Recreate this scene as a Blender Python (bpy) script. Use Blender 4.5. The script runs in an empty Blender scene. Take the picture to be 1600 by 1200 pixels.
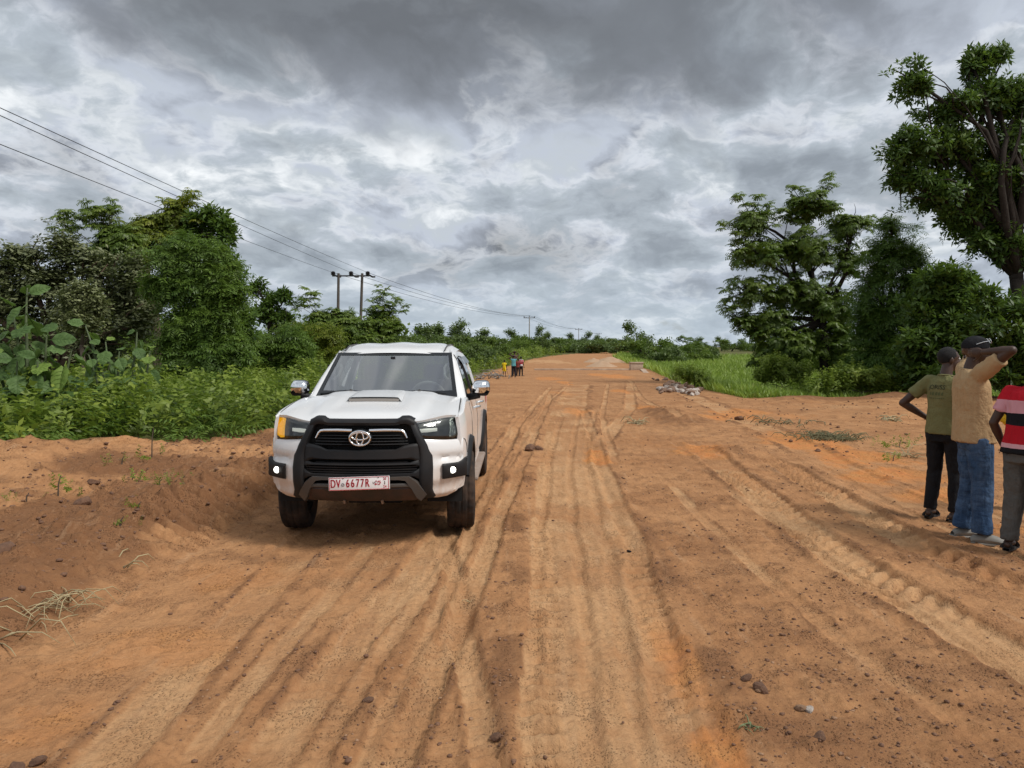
import bpy, bmesh, math, random
import numpy as np
from mathutils import Vector, Matrix, Euler
from mathutils.bvhtree import BVHTree

S = bpy.context.scene
COL = S.collection
R = math.radians
rng = np.random.default_rng(7)
random.seed(7)

# ---------------------------------------------------------------- camera
CAM_Z, FPX, HORIZON = 1.75, 1202.0, 542.0
PITCH = math.atan((600.0 - HORIZON) / FPX)
cd = bpy.data.cameras.new('camera')
cam = bpy.data.objects.new('camera', cd)
COL.objects.link(cam)
cam.location = (0, 0, CAM_Z)
cam.rotation_euler = (R(90) - PITCH, 0, 0)
cd.sensor_fit = 'HORIZONTAL'
cd.sensor_width = 34.6
cd.lens = 34.6 * FPX / 1600.0
cd.clip_start = 0.1
cd.clip_end = 9000
S.camera = cam

# ---------------------------------------------------------------- exposure
S.view_settings.view_transform = 'Standard'
S.view_settings.look = 'None'
S.view_settings.gamma = 1
S.view_settings.use_curve_mapping = False
S.view_settings.exposure = 0.95
S.render.engine = 'CYCLES'
S.cycles.max_bounces = 6
S.cycles.transparent_max_bounces = 8

# ---------------------------------------------------------------- sun behind the cloud
SUN_EL, SUN_AZ = R(50), R(118)            # azimuth measured from +Y towards +X
sl = bpy.data.lights.new('sun', 'SUN')
sl.energy = 1.5
sl.angle = R(20)
sl.color = (1.0, 0.965, 0.91)
sun = bpy.data.objects.new('sun', sl)
COL.objects.link(sun)
sdir = Vector((math.sin(SUN_AZ) * math.cos(SUN_EL), math.cos(SUN_AZ) * math.cos(SUN_EL), math.sin(SUN_EL)))
sun.rotation_euler = sdir.to_track_quat('Z', 'Y').to_euler()

# ---------------------------------------------------------------- world: clear sky behind a broken cloud deck
class NT:
    """tiny helper for node trees"""
    def __init__(s, tree):
        s.t = tree; s.n = tree.nodes; s.l = tree.links
    def new(s, typ, **kw):
        n = s.n.new(typ)
        for k, v in kw.items(): setattr(n, k, v)
        return n
    def put(s, sock, v):
        if v is None: return
        if isinstance(v, bpy.types.NodeSocket): s.l.new(v, sock)
        else:
            if sock.type == 'RGBA' and not hasattr(v, '__len__'): v = (v, v, v, 1)
            if sock.type == 'RGBA' and len(v) == 3: v = (*v, 1)
            sock.default_value = v
    def math(s, op, a, b=None, c=None, clamp=False):
        n = s.new('ShaderNodeMath', operation=op, use_clamp=clamp)
        s.put(n.inputs[0], a); s.put(n.inputs[1], b); s.put(n.inputs[2], c)
        return n.outputs[0]
    def vmath(s, op, a, b=None, scale=None):
        n = s.new('ShaderNodeVectorMath', operation=op)
        s.put(n.inputs[0], a); s.put(n.inputs[1], b)
        if scale is not None: s.put(n.inputs['Scale'], scale)
        return n.outputs['Value'] if op in ('LENGTH', 'DOT_PRODUCT', 'DISTANCE') else n.outputs[0]
    def noise(s, vec, scale, detail=4, rough=.5, dist=0, lac=2.0, out='Fac'):
        n = s.new('ShaderNodeTexNoise')
        s.put(n.inputs['Vector'], vec); s.put(n.inputs['Scale'], scale); s.put(n.inputs['Detail'], detail)
        s.put(n.inputs['Roughness'], rough); s.put(n.inputs['Distortion'], dist); s.put(n.inputs['Lacunarity'], lac)
        return n.outputs[out]
    def mix(s, f, a, b, typ='RGBA', blend='MIX'):
        n = s.new('ShaderNodeMix', data_type=typ)
        if typ == 'RGBA':
            n.blend_type = blend; i = (0, 6, 7); o = 2
        elif typ == 'VECTOR': i = (0, 4, 5); o = 1
        else: i = (0, 2, 3); o = 0
        s.put(n.inputs[i[0]], f); s.put(n.inputs[i[1]], a); s.put(n.inputs[i[2]], b)
        return n.outputs[o]
    def ramp(s, f, stops, interp='LINEAR'):
        n = s.new('ShaderNodeValToRGB'); cr = n.color_ramp; cr.interpolation = interp
        while len(cr.elements) < len(stops): cr.elements.new(0.5)
        for e, (p, c) in zip(cr.elements, stops):
            e.position = p
            e.color = (*c, 1) if hasattr(c, '__len__') else (c, c, c, 1)
        s.put(n.inputs[0], f)
        return n.outputs[0]
    def remap(s, v, a, b, c=0., d=1., smooth=True):
        n = s.new('ShaderNodeMapRange')
        n.interpolation_type = 'SMOOTHSTEP' if smooth else 'LINEAR'
        n.clamp = True
        s.put(n.inputs[0], v); s.put(n.inputs[1], a); s.put(n.inputs[2], b); s.put(n.inputs[3], c); s.put(n.inputs[4], d)
        return n.outputs[0]
    def comb(s, x, y, z):
        n = s.new('ShaderNodeCombineXYZ'); s.put(n.inputs[0], x); s.put(n.inputs[1], y); s.put(n.inputs[2], z); return n.outputs[0]
    def sep(s, v):
        n = s.new('ShaderNodeSeparateXYZ'); s.put(n.inputs[0], v); return n.outputs

W = bpy.data.worlds.new('World')
S.world = W
W.use_nodes = True
W.node_tree.nodes.clear()
w = NT(W.node_tree)
sky = w.new('ShaderNodeTexSky', sky_type='NISHITA')
sky.sun_disc = False
sky.sun_elevation = SUN_EL
sky.sun_rotation = SUN_AZ
sky.air_density = 1.0
sky.dust_density = 2.5
bg_sky = w.new('ShaderNodeBackground')
w.l.new(sky.outputs[0], bg_sky.inputs[0])
bg_sky.inputs[1].default_value = 0.085
tc = w.new('ShaderNodeTexCoord')
d = w.sep(tc.outputs['Generated'])
zz = w.math('MAXIMUM', d[2], 0.0)
inv = w.math('DIVIDE', 1.0, w.math('ADD', zz, 0.34))
p = w.comb(w.math('MULTIPLY', d[0], inv), w.math('MULTIPLY', d[1], inv), 0.0)      # a flat cloud deck overhead
# slanted coordinates: the cloud rows drift diagonally
rot = w.new('ShaderNodeVectorRotate'); rot.rotation_type = 'Z_AXIS'
w.put(rot.inputs['Vector'], p); rot.inputs['Angle'].default_value = R(20)
ps = w.vmath('MULTIPLY', rot.outputs[0], (1.15, .85, 1))
warp = w.noise(ps, 3.0, 4, .55, out='Color')
pw = w.vmath('ADD', ps, w.vmath('SCALE', w.vmath('SUBTRACT', warp, (.5, .5, .5)), scale=0.20))
n_big = w.noise(w.vmath('ADD', pw, (5.1, 4.7, 0)), 1.5, 4, .5)
n_mid = w.noise(w.vmath('ADD', pw, (7.9, 3.4, 0)), 3.6, 12, .56)
n_fine = w.noise(w.vmath('ADD', pw, (1.3, 9.2, 0)), 13.0, 8, .55)
dens = w.math('ADD', w.math('MULTIPLY', n_big, .80), w.math('MULTIPLY', n_mid, 1.02))
dens = w.math('ADD', dens, w.math('MULTIPLY', n_fine, .20))                        # mean about .82
wob = w.math('MULTIPLY', w.math('SUBTRACT', n_mid, .5), 1.1)
def blob(c, sx, sy, wk=1.0):
    q_ = w.vmath('MULTIPLY', w.vmath('SUBTRACT', p, (*c, 0)), (1 / sx, 1 / sy, 1))
    return w.remap(w.math('ADD', w.vmath('LENGTH', q_), w.math('MULTIPLY', wob, wk)), 1.25, .45)
heavy = blob((-.02, 1.07), .70, .47, 1.9)                 # the thick rain cloud that hangs over the road
gap = blob((-.78, 1.20), .26, .22, 1.2)              # thin bright gap at its left
puff = blob((-.05, 1.74), .50, .26, 1.1)             # brighter puffs further out
thick = w.math('ADD', dens, w.math('MULTIPLY', heavy, .36))
thick = w.math('SUBTRACT', thick, w.math('MULTIPLY', gap, .10))
thick = w.math('SUBTRACT', thick, w.math('MULTIPLY', puff, .065))
# thin cloud transmits light (white), thick cloud is grey underneath
ccol = w.ramp(w.math('SUBTRACT', thick, .395), [(.40, (.52, .535, .545)), (.46, (.415, .437, .458)), (.53, (.290, .317, .345)), (.61, (.285, .312, .358)), (.71, (.195, .214, .248)), (.95, (.080, .087, .098))])
# a lower deck of ragged grey clouds with lit rims in front of it
pl = w.vmath('ADD', w.vmath('MULTIPLY', pw, (.92, 1.25, 1)), (2.7, 6.1, 0))
n_low = w.math('ADD', w.math('MULTIPLY', w.noise(pl, 3.3, 12, .60), .82), w.math('MULTIPLY', w.noise(w.vmath('ADD', pl, (4.4, 1.1, 0)), 1.4, 2, .5), .36))     # mean about .59
body = w.remap(n_low, .572, .645)
rim = w.math('MULTIPLY', w.remap(n_low, .52, .588), w.math('SUBTRACT', 1.0, body))
depth = w.remap(n_low, .60, .76)
lowc = w.mix(depth, (.250, .281, .309), (.130, .150, .170))
lowc = w.mix(w.math('MULTIPLY', heavy, .75), lowc, (.095, .102, .115))
ccol = w.mix(w.math('MULTIPLY', rim, w.math('SUBTRACT', .34, w.math('MULTIPLY', heavy, .34))), ccol, (.53, .545, .555))
ccol = w.mix(w.math('MULTIPLY', body, .74), ccol, lowc)
ccol = w.mix(w.math('MULTIPLY', heavy, .62), ccol, (.088, .096, .108))
# fade to a paler, bluer band low down
low = w.remap(d[2], 0.15, 0.0)
ccol = w.mix(w.math('MULTIPLY', low, .62), ccol, (.250, .295, .340))
bg_c = w.new('ShaderNodeBackground')
w.l.new(ccol, bg_c.inputs[0])
bg_c.inputs[1].default_value = 1.0
cover = w.remap(dens, .60, .74)
cover = w.math('MAXIMUM', cover, w.math('MULTIPLY', low, .8))
ms = w.new('ShaderNodeMixShader')
w.l.new(cover, ms.inputs[0]); w.l.new(bg_sky.outputs[0], ms.inputs[1]); w.l.new(bg_c.outputs[0], ms.inputs[2])
out = w.new('ShaderNodeOutputWorld')
w.l.new(ms.outputs[0], out.inputs[0])

# ---------------------------------------------------------------- helpers
def tag(o, label=None, cat=None, group=None, kind=None):
    if label: o['label'] = label
    if cat: o['category'] = cat
    if group: o['group'] = group
    if kind: o['kind'] = kind
    return o

def link(name, data, parent=None, mat=None):
    o = bpy.data.objects.new(name, data)
    COL.objects.link(o)
    if parent: o.parent = parent
    if mat is not None and data is not None:
        data.materials.clear(); data.materials.append(mat)
    return o

def empty(name, loc=(0, 0, 0), rz=0., label=None, cat=None, group=None):
    o = bpy.data.objects.new(name, None)
    COL.objects.link(o)
    o.empty_display_size = .1
    o.location = loc; o.rotation_euler = (0, 0, rz)
    return tag(o, label, cat, group)

def copy_tree(o, parent=None):
    c = o.copy(); COL.objects.link(c)
    if parent: c.parent = parent
    for ch in list(o.children): copy_tree(ch, c)
    return c

def np_mesh(name, V, F, smooth=False, attrs=None):
    """mesh from numpy arrays; F is (n,3) or (n,4)"""
    V = np.ascontiguousarray(V, dtype=np.float32); F = np.ascontiguousarray(F, dtype=np.int32)
    me = bpy.data.meshes.new(name)
    n, k = F.shape
    me.vertices.add(len(V)); me.vertices.foreach_set('co', V.ravel())
    me.loops.add(n * k); me.loops.foreach_set('vertex_index', F.ravel())
    me.polygons.add(n)
    me.polygons.foreach_set('loop_start', np.arange(0, n * k, k, dtype=np.int32))
    if smooth: me.polygons.foreach_set('use_smooth', np.ones(n, dtype=bool))
    me.update(calc_edges=True)
    for an, (typ, arr) in (attrs or {}).items():
        a = me.attributes.new(an, typ, 'POINT')
        a.data.foreach_set('color' if 'COLOR' in typ else 'value', np.ascontiguousarray(arr, dtype=np.float32).ravel())
    return me

class MB:
    """collects simple shapes into one mesh"""
    def __init__(s): s.v = []; s.f = []
    def add(s, V, F):
        b = len(s.v); s.v += [tuple(map(float, q)) for q in V]; s.f += [tuple(i + b for i in f) for f in F]
        return s
    def grid(s, P, flip=False):
        """P[i][j] points"""
        ni, nj = len(P), len(P[0]); b = len(s.v)
        for r in P: s.v += [tuple(map(float, q)) for q in r]
        for i in range(ni - 1):
            for j in range(nj - 1):
                f = (b + i * nj + j, b + i * nj + j + 1, b + (i + 1) * nj + j + 1, b + (i + 1) * nj + j)
                s.f.append(f[::-1] if flip else f)
        return s
    def box(s, c, d, rot=None, bev=0.):
        bm = bmesh.new(); bmesh.ops.create_cube(bm, size=1)
        for q in bm.verts: q.co = Vector((q.co.x * d[0], q.co.y * d[1], q.co.z * d[2]))
        if bev: bmesh.ops.bevel(bm, geom=list(bm.edges), offset=bev, segments=2, profile=.5, affect='EDGES')
        M = (rot.to_matrix() if rot else Matrix.Identity(3))
        for i, q in enumerate(bm.verts): q.index = i
        V = [M @ q.co + Vector(c) for q in bm.verts]
        F = [[q.index for q in f.verts] for f in bm.faces]
        bm.free(); return s.add(V, F)
    def tube(s, pts, rad, n=10, cap=True, squash=None):
        """rings along a path; rad number or list; squash=(a,b) scales the two ring axes"""
        pts = [Vector(q) for q in pts]; m = len(pts)
        if not hasattr(rad, '__len__'): rad = [rad] * m
        P = []; prev = None
        for i, q in enumerate(pts):
            t = (pts[min(i + 1, m - 1)] - pts[max(i - 1, 0)])
            t = t.normalized() if t.length > 1e-9 else Vector((0, 0, 1))
            if prev is None:
                a = Vector((0, 0, 1)) if abs(t.z) < .9 else Vector((0, 1, 0))
                u = t.cross(a).normalized()
            else:
                u = (prev - t * prev.dot(t)).normalized()
            prev = u; v = t.cross(u)
            a, b = squash if squash else (1, 1)
            P.append([q + (u * math.cos(2 * math.pi * k / n) * a + v * math.sin(2 * math.pi * k / n) * b) * rad[i] for k in range(n)])
        b0 = len(s.v)
        for r in P: s.v += [tuple(q) for q in r]
        for i in range(m - 1):
            for k in range(n):
                s.f.append((b0 + i * n + k, b0 + i * n + (k + 1) % n, b0 + (i + 1) * n + (k + 1) % n, b0 + (i + 1) * n + k))
        if cap:
            s.f.append(tuple(b0 + k for k in range(n))[::-1]); s.f.append(tuple(b0 + (m - 1) * n + k for k in range(n)))
        return s
    def stack(s, secs, n=24, pw=2.0):
        """horizontal superellipse sections (cx,cy,cz,rx,ry)"""
        b0 = len(s.v); m = len(secs)
        for (cx, cy, cz, rx, ry) in secs:
            for k in range(n):
                a = 2 * math.pi * k / n; c, q = math.cos(a), math.sin(a)
                s.v.append((cx + rx * math.copysign(abs(c) ** (2 / pw), c), cy + ry * math.copysign(abs(q) ** (2 / pw), q), cz))
        for i in range(m - 1):
            for k in range(n):
                s.f.append((b0 + i * n + k, b0 + i * n + (k + 1) % n, b0 + (i + 1) * n + (k + 1) % n, b0 + (i + 1) * n + k))
        s.f.append(tuple(b0 + k for k in range(n))[::-1]); s.f.append(tuple(b0 + (m - 1) * n + k for k in range(n)))
        return s
    def ball(s, c, r, n=14, m=10, rot=None):
        """ellipsoid"""
        M = rot.to_matrix() if rot else Matrix.Identity(3)
        b0 = len(s.v); c = Vector(c)
        if not hasattr(r, '__len__'): r = (r, r, r)
        for i in range(1, m):
            t = math.pi * i / m
            for k in range(n):
                a = 2 * math.pi * k / n
                s.v.append(tuple(c + M @ Vector((r[0] * math.sin(t) * math.cos(a), r[1] * math.sin(t) * math.sin(a), r[2] * math.cos(t)))))
        top = len(s.v); s.v.append(tuple(c + M @ Vector((0, 0, r[2])))); s.v.append(tuple(c - M @ Vector((0, 0, r[2]))))
        for i in range(m - 2):
            for k in range(n):
                s.f.append((b0 + i * n + k, b0 + (i + 1) * n + k, b0 + (i + 1) * n + (k + 1) % n, b0 + i * n + (k + 1) % n))
        for k in range(n):
            s.f.append((top, b0 + k, b0 + (k + 1) % n)); s.f.append((top + 1, b0 + (m - 2) * n + (k + 1) % n, b0 + (m - 2) * n + k))
        return s
    def lathe(s, prof, c=(0, 0, 0), axis='x', n=48):
        """prof = [(offset along axis, radius)]"""
        b0 = len(s.v); m = len(prof)
        for (a, r) in prof:
            for k in range(n):
                t = 2 * math.pi * k / n
                q = (a, r * math.cos(t), r * math.sin(t)) if axis == 'x' else ((r * math.cos(t), a, r * math.sin(t)) if axis == 'y' else (r * math.cos(t), r * math.sin(t), a))
                s.v.append((q[0] + c[0], q[1] + c[1], q[2] + c[2]))
        for i in range(m - 1):
            for k in range(n):
                s.f.append((b0 + i * n + k, b0 + i * n + (k + 1) % n, b0 + (i + 1) * n + (k + 1) % n, b0 + (i + 1) * n + k))
        return s
    def mesh(s, name, smooth=True, angle=40, fix=True):
        me = bpy.data.meshes.new(name)
        me.from_pydata(s.v, [], s.f); me.update()
        if fix:
            bm = bmesh.new(); bm.from_mesh(me); bmesh.ops.recalc_face_normals(bm, faces=bm.faces); bm.to_mesh(me); bm.free()
        if smooth:
            me.polygons.foreach_set('use_smooth', np.ones(len(me.polygons), dtype=bool))
            if angle < 180:
                me.set_sharp_from_angle(angle=R(angle))
        return me
    def build(s, name, mat, parent=None, smooth=True, angle=40, fix=True):
        return link(name, s.mesh(name, smooth, angle, fix), parent, mat)

def remesh(mb, voxel, smooth=4, ratio=1.0, wrinkle=None):
    """fuse overlapping solids of a builder into one continuous skin"""
    me = bpy.data.meshes.new('tmp'); me.from_pydata(mb.v, [], mb.f); me.update()
    bm = bmesh.new(); bm.from_mesh(me); bmesh.ops.recalc_face_normals(bm, faces=bm.faces); bm.to_mesh(me); bm.free()
    o = bpy.data.objects.new('tmp', me); COL.objects.link(o)
    m = o.modifiers.new('r', 'REMESH'); m.mode = 'VOXEL'; m.voxel_size = voxel; m.use_smooth_shade = True
    if smooth:
        m = o.modifiers.new('s', 'SMOOTH'); m.factor = .5; m.iterations = smooth
    if ratio < 1:
        m = o.modifiers.new('d', 'DECIMATE'); m.ratio = ratio
    dg = bpy.context.evaluated_depsgraph_get()
    res = bpy.data.meshes.new_from_object(o.evaluated_get(dg))
    bpy.data.objects.remove(o); bpy.data.meshes.remove(me)
    if wrinkle:
        n = len(res.vertices); co = np.empty(n * 3, np.float32); no = np.empty(n * 3, np.float32)
        res.vertices.foreach_get('co', co); res.vertices.foreach_get('normal', no)
        co = co.reshape(-1, 3); no = no.reshape(-1, 3)
        co += no * wrinkle(co)[:, None]
        res.vertices.foreach_set('co', co.ravel()); res.update()
    res.polygons.foreach_set('use_smooth', np.ones(len(res.polygons), dtype=bool))
    return res

def text_mesh(body, size, extrude=0.0):
    cu = bpy.data.curves.new('t', 'FONT'); cu.body = body; cu.size = size; cu.extrude = extrude; cu.align_x = 'CENTER'; cu.align_y = 'CENTER'
    o = bpy.data.objects.new('t', cu); COL.objects.link(o)
    me = bpy.data.meshes.new_from_object(o.evaluated_get(bpy.context.evaluated_depsgraph_get()))
    bpy.data.objects.remove(o); bpy.data.curves.remove(cu)
    return me

# value noise on numpy arrays
def _h(ix, iy, seed):
    n = (ix.astype(np.int64) * 374761393 + iy.astype(np.int64) * 668265263 + seed * 974711) & 0x7fffffff
    n = (n ^ (n >> 13)) * 1274126177 & 0x7fffffff
    n = (n ^ (n >> 16)) & 0xffff
    return n.astype(np.float32) / 65535.0
def vn(x, y, seed=0):
    ix = np.floor(x); iy = np.floor(y); fx = x - ix; fy = y - iy
    fx = fx * fx * fx * (fx * (fx * 6 - 15) + 10); fy = fy * fy * fy * (fy * (fy * 6 - 15) + 10)
    a = _h(ix, iy, seed); b = _h(ix + 1, iy, seed); c = _h(ix, iy + 1, seed); e = _h(ix + 1, iy + 1, seed)
    return (a + (b - a) * fx) * (1 - fy) + (c + (e - c) * fx) * fy
def fbm(x, y, seed=0, octv=4, gain=.5):
    t = 0; a = 1.; s_ = 0.
    for o_ in range(octv):
        t = t + a * vn(x * 2 ** o_ + 17.3 * o_, y * 2 ** o_ + 9.1 * o_, seed + o_); s_ += a; a *= gain
    return t / s_ * 2 - 1
def sst(a, b, v):
    t = np.clip((v - a) / (b - a), 0, 1); return t * t * (3 - 2 * t)

# picture position -> place on the level ground (z=0), or at a known distance
def ray(px, py):
    u = (600.0 - py) / FPX; c, s_ = math.cos(PITCH), math.sin(PITCH)
    return ((px - 800.0) / FPX, c + u * s_, -s_ + u * c)
def gnd(px, py, z=0.):
    r = ray(px, py); k = (z - CAM_Z) / r[2]
    return (r[0] * k, r[1] * k)
def at(px, py, y):
    r = ray(px, py); k = y / r[1]
    return Vector((r[0] * k, y, CAM_Z + r[2] * k))
def m_per_px(y): return y / FPX

# ---------------------------------------------------------------- materials
def principled(name, col, rough=.6, metal=0., spec=.5, coat=0., emit=None, estr=0., bump=None, vary=None):
    m = bpy.data.materials.new(name); m.use_nodes = True
    t = NT(m.node_tree); b = t.n['Principled BSDF']
    b.inputs['Base Color'].default_value = (*col, 1); b.inputs['Roughness'].default_value = rough
    b.inputs['Metallic'].default_value = metal; b.inputs['Specular IOR Level'].default_value = spec
    b.inputs['Coat Weight'].default_value = coat; b.inputs['Coat Roughness'].default_value = .08
    if emit: b.inputs['Emission Color'].default_value = (*emit, 1); b.inputs['Emission Strength'].default_value = estr
    tcx = t.new('ShaderNodeTexCoord').outputs['Object']
    if vary:
        sc, amt, other = vary
        f = t.remap(t.noise(tcx, sc, 5, .6), .35, .7, 0, amt)
        t.l.new(t.mix(f, (*col, 1), (*other, 1)), b.inputs['Base Color'])
    if bump:
        sc, st, dist = bump
        n = t.new('ShaderNodeBump'); n.inputs['Strength'].default_value = st; n.inputs['Distance'].default_value = dist
        t.l.new(t.noise(tcx, sc, 5, .6), n.inputs['Height']); t.l.new(n.outputs[0], b.inputs['Normal'])
    return m

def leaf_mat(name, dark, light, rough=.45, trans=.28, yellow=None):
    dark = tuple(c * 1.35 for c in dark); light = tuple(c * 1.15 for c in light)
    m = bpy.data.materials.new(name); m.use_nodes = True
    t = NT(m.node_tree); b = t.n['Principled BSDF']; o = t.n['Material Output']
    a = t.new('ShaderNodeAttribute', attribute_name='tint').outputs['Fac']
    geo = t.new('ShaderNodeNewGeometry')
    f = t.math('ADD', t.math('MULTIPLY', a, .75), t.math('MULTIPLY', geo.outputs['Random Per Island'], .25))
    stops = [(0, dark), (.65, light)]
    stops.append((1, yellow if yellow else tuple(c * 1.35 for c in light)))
    c = t.ramp(f, stops)
    t.l.new(c, b.inputs['Base Color']); b.inputs['Roughness'].default_value = rough
    b.inputs['Specular IOR Level'].default_value = .35
    tr = t.new('ShaderNodeBsdfTranslucent'); t.l.new(t.mix(.5, c, (.16, .26, .03, 1), blend='MIX'), tr.inputs[0])
    mx = t.new('ShaderNodeMixShader'); mx.inputs[0].default_value = trans
    t.l.new(b.outputs[0], mx.inputs[1]); t.l.new(tr.outputs[0], mx.inputs[2]); t.l.new(mx.outputs[0], o.inputs[0])
    return m
# ================================================================ GROUND
LY = [0, 4.5, 7, 8.5, 13, 20, 36, 50, 105, 150, 263, 350, 700, 3000]
LX = [-3.25, -3.0, -2.9, -2.75, -2.7, -2.4, -1.5, -.6, 4.4, 10, 31.7, 48, 130, 700]
RY = [0, 20, 26, 36, 60, 105, 150, 263, 350, 700, 3000]
RX = [30, 24, 7.2, 7.0, 9.8, 13.1, 20.6, 38.3, 53, 140, 730]
VY = [0, 9.0, 10.2, 12, 13.4, 15, 20, 36, 50, 105, 150, 263, 350, 700, 3000]      # where the left vegetation starts
VX = [-8.5, -7.6, -6.7, -6.1, -4.7, -4.1, -3.6, -2.2, -1.6, 2.6, 8.0, 29, 45, 126, 690]
def road_l(y): return np.interp(y, LY, LX)
def road_r(y): return np.interp(y, RY, RX)
def veg_l(y): return np.interp(y, VY, VX)

def poly(pix):
    g = sorted((gnd(*q)[1], gnd(*q)[0]) for q in pix)
    return np.array([a for a, _ in g]), np.array([b for _, b in g])
# wheel tracks, as paths on the ground: (path, half width, depth, tread kind, tread pitch)
TRACKS = [
    (poly([(985, 1200), (945, 1000), (910, 850), (893, 740), (885, 650), (905, 600)]), .46, .022, 'loader', .165),
    (poly([(610, 1200), (715, 980), (745, 890), (792, 780), (830, 690), (860, 620)]), .085, .030, 'car', .09),
    (poly([(762, 1200), (738, 1040), (703, 880), (690, 830)]), .075, .028, 'car', .09),
    (poly([(400, 1200), (555, 1000), (690, 840), (760, 740), (815, 650)]), .13, .022, 'car', .10),
    (poly([(150, 1200), (330, 1000), (480, 850)]), .15, .014, 'car', .10),
    (poly([(1110, 715), (1210, 790), (1330, 880), (1480, 970), (1640, 1060)]), .21, .034, 'lug', .20),
    (poly([(1235, 735), (1330, 790), (1440, 855), (1530, 895), (1640, 935)]), .19, .034, 'lug', .20),
    (poly([(940, 690), (985, 640), (985, 600)]), .16, .02, 'car', .08),
    (poly([(1420, 790), (1240, 690), (1130, 640), (1060, 610)]), .30, .02, 'car', .10),
    (poly([(1075, 1200), (1040, 1010), (985, 840), (940, 720), (912, 640)]), .10, .022, 'car', .10),
]
TRACKS += [(poly(p_), hw_, dp_, 'car', .10) for p_, hw_, dp_ in [
    ([(825, 1200), (832, 1000), (842, 850), (858, 720), (878, 650)], .05, .018), ([(560, 1200), (672, 980), (722, 860), (775, 740), (812, 670)], .05, .016), ([(480, 1200), (610, 1000), (712, 830), (780, 710), (845, 620)], .06, .016),
    ([(280, 1200), (430, 1020), (560, 870)], .07, .014), ([(930, 1200), (918, 1000), (900, 850), (888, 740), (905, 640)], .05, .02), ([(1015, 1200), (975, 1000), (945, 850), (915, 720), (930, 640)], .05, .016),
    ([(1160, 780), (1290, 870), (1440, 960), (1640, 1085)], .06, .018), ([(1290, 730), (1420, 800), (1540, 850), (1640, 890)], .06, .016), ([(1050, 760), (1190, 900), (1330, 1010), (1500, 1130)], .06, .012), ([(770, 760), (812, 660), (860, 605)], .08, .022),
    ([(795, 730), (845, 640), (890, 600)], .06, .02), ([(960, 720), (940, 650), (950, 600)], .07, .02), ([(1060, 660), (1000, 620), (985, 595)], .10, .02), ([(860, 1200), (858, 1000), (862, 860)], .04, .012), ([(1350, 740), (1500, 790), (1640, 830)], .08, .016)]]
BANK_TRACK = poly([(225, 850), (300, 805), (420, 740)])
# soil patches of other colours: (px, py, rx px, ry px, strength)
ORANGE = [(1100, 703, 60, 14, 1), (1240, 690, 70, 16, .9), (1310, 712, 80, 18, 1), (1390, 745, 80, 16, .9), (1470, 775, 60, 14, .8), (1120, 655, 60, 7, .8), (1180, 645, 60, 6, .7), (880, 615, 40, 5, .5), (1000, 690, 60, 14, .35), (1150, 650, 45, 8, .9), (1010, 641, 28, 8, 1), (905, 640, 30, 9, .7), (935, 712, 22, 16, .9),
          (885, 598, 14, 3, 1), (962, 589, 26, 3, .9), (940, 586, 30, 3, .9), (975, 611, 20, 4, 1), (855, 592, 26, 4, .7), (1245, 650, 60, 6, .5), (1075, 1080, 60, 150, .62), (1120, 1190, 50, 60, .8),
          (200, 1000, 260, 60, .42), (350, 900, 150, 40, .40), (60, 1120, 140, 60, .45), (700, 1080, 200, 60, .22), (950, 900, 80, 60, .25), (900, 680, 120, 20, .3), (1350, 900, 200, 60, .2), (1500, 780, 70, 14, .8), (250, 720, 120, 20, .35), (1150, 1150, 26, 60, .4), (1600, 830, 80, 12, .7)]
DARKP = [(1055, 655, 40, 20, 1), (1150, 712, 60, 14, .9), (1230, 760, 50, 12, .5), (905, 622, 50, 7, .4), (1010, 600, 55, 10, .45), (760, 1000, 26, 150, .55), (640, 1020, 60, 120, .45), (230, 860, 240, 18, .75), (60, 960, 120, 40, .5),
         (985, 1190, 20, 60, .2), (1000, 720, 60, 30, .25), (1150, 870, 110, 60, .62), (1250, 1090, 210, 120, .78), (1480, 1100, 200, 80, .6), (1400, 950, 130, 40, .5), (1230, 960, 120, 50, .55), (820, 660, 60, 8, .35), (1000, 800, 40, 60, .4), (150, 820, 170, 40, .55), (910, 800, 10, 40, .4), (960, 596, 60, 7, .45), (1000, 618, 70, 8, .5), (960, 650, 70, 10, .4), (840, 640, 70, 8, .4), (720, 700, 60, 20, .4), (1100, 780, 80, 40, .5), (1000, 1000, 30, 120, .35), (560, 1120, 40, 60, .5), (450, 1080, 60, 40, .35), (300, 1130, 80, 30, .3),
          (1520, 835, 90, 10, .5), (870, 760, 20, 60, .3)]
PALE = [(350, 690, 60, 10, .9), (400, 680, 40, 8, .8), (300, 700, 50, 8, .6), (340, 775, 50, 10, .5), (900, 1000, 60, 180, .45), (600, 900, 140, 60, .4), (1420, 690, 110, 20, .35), (1330, 640, 120, 12, .5), (860, 565, 40, 4, .8), (1300, 830, 60, 16, .4),
        (150, 1010, 120, 40, .4), (1480, 900, 90, 20, .4), (880, 760, 40, 60, .3), (1030, 670, 50, 8, .35), (780, 620, 60, 10, .4)]
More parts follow.
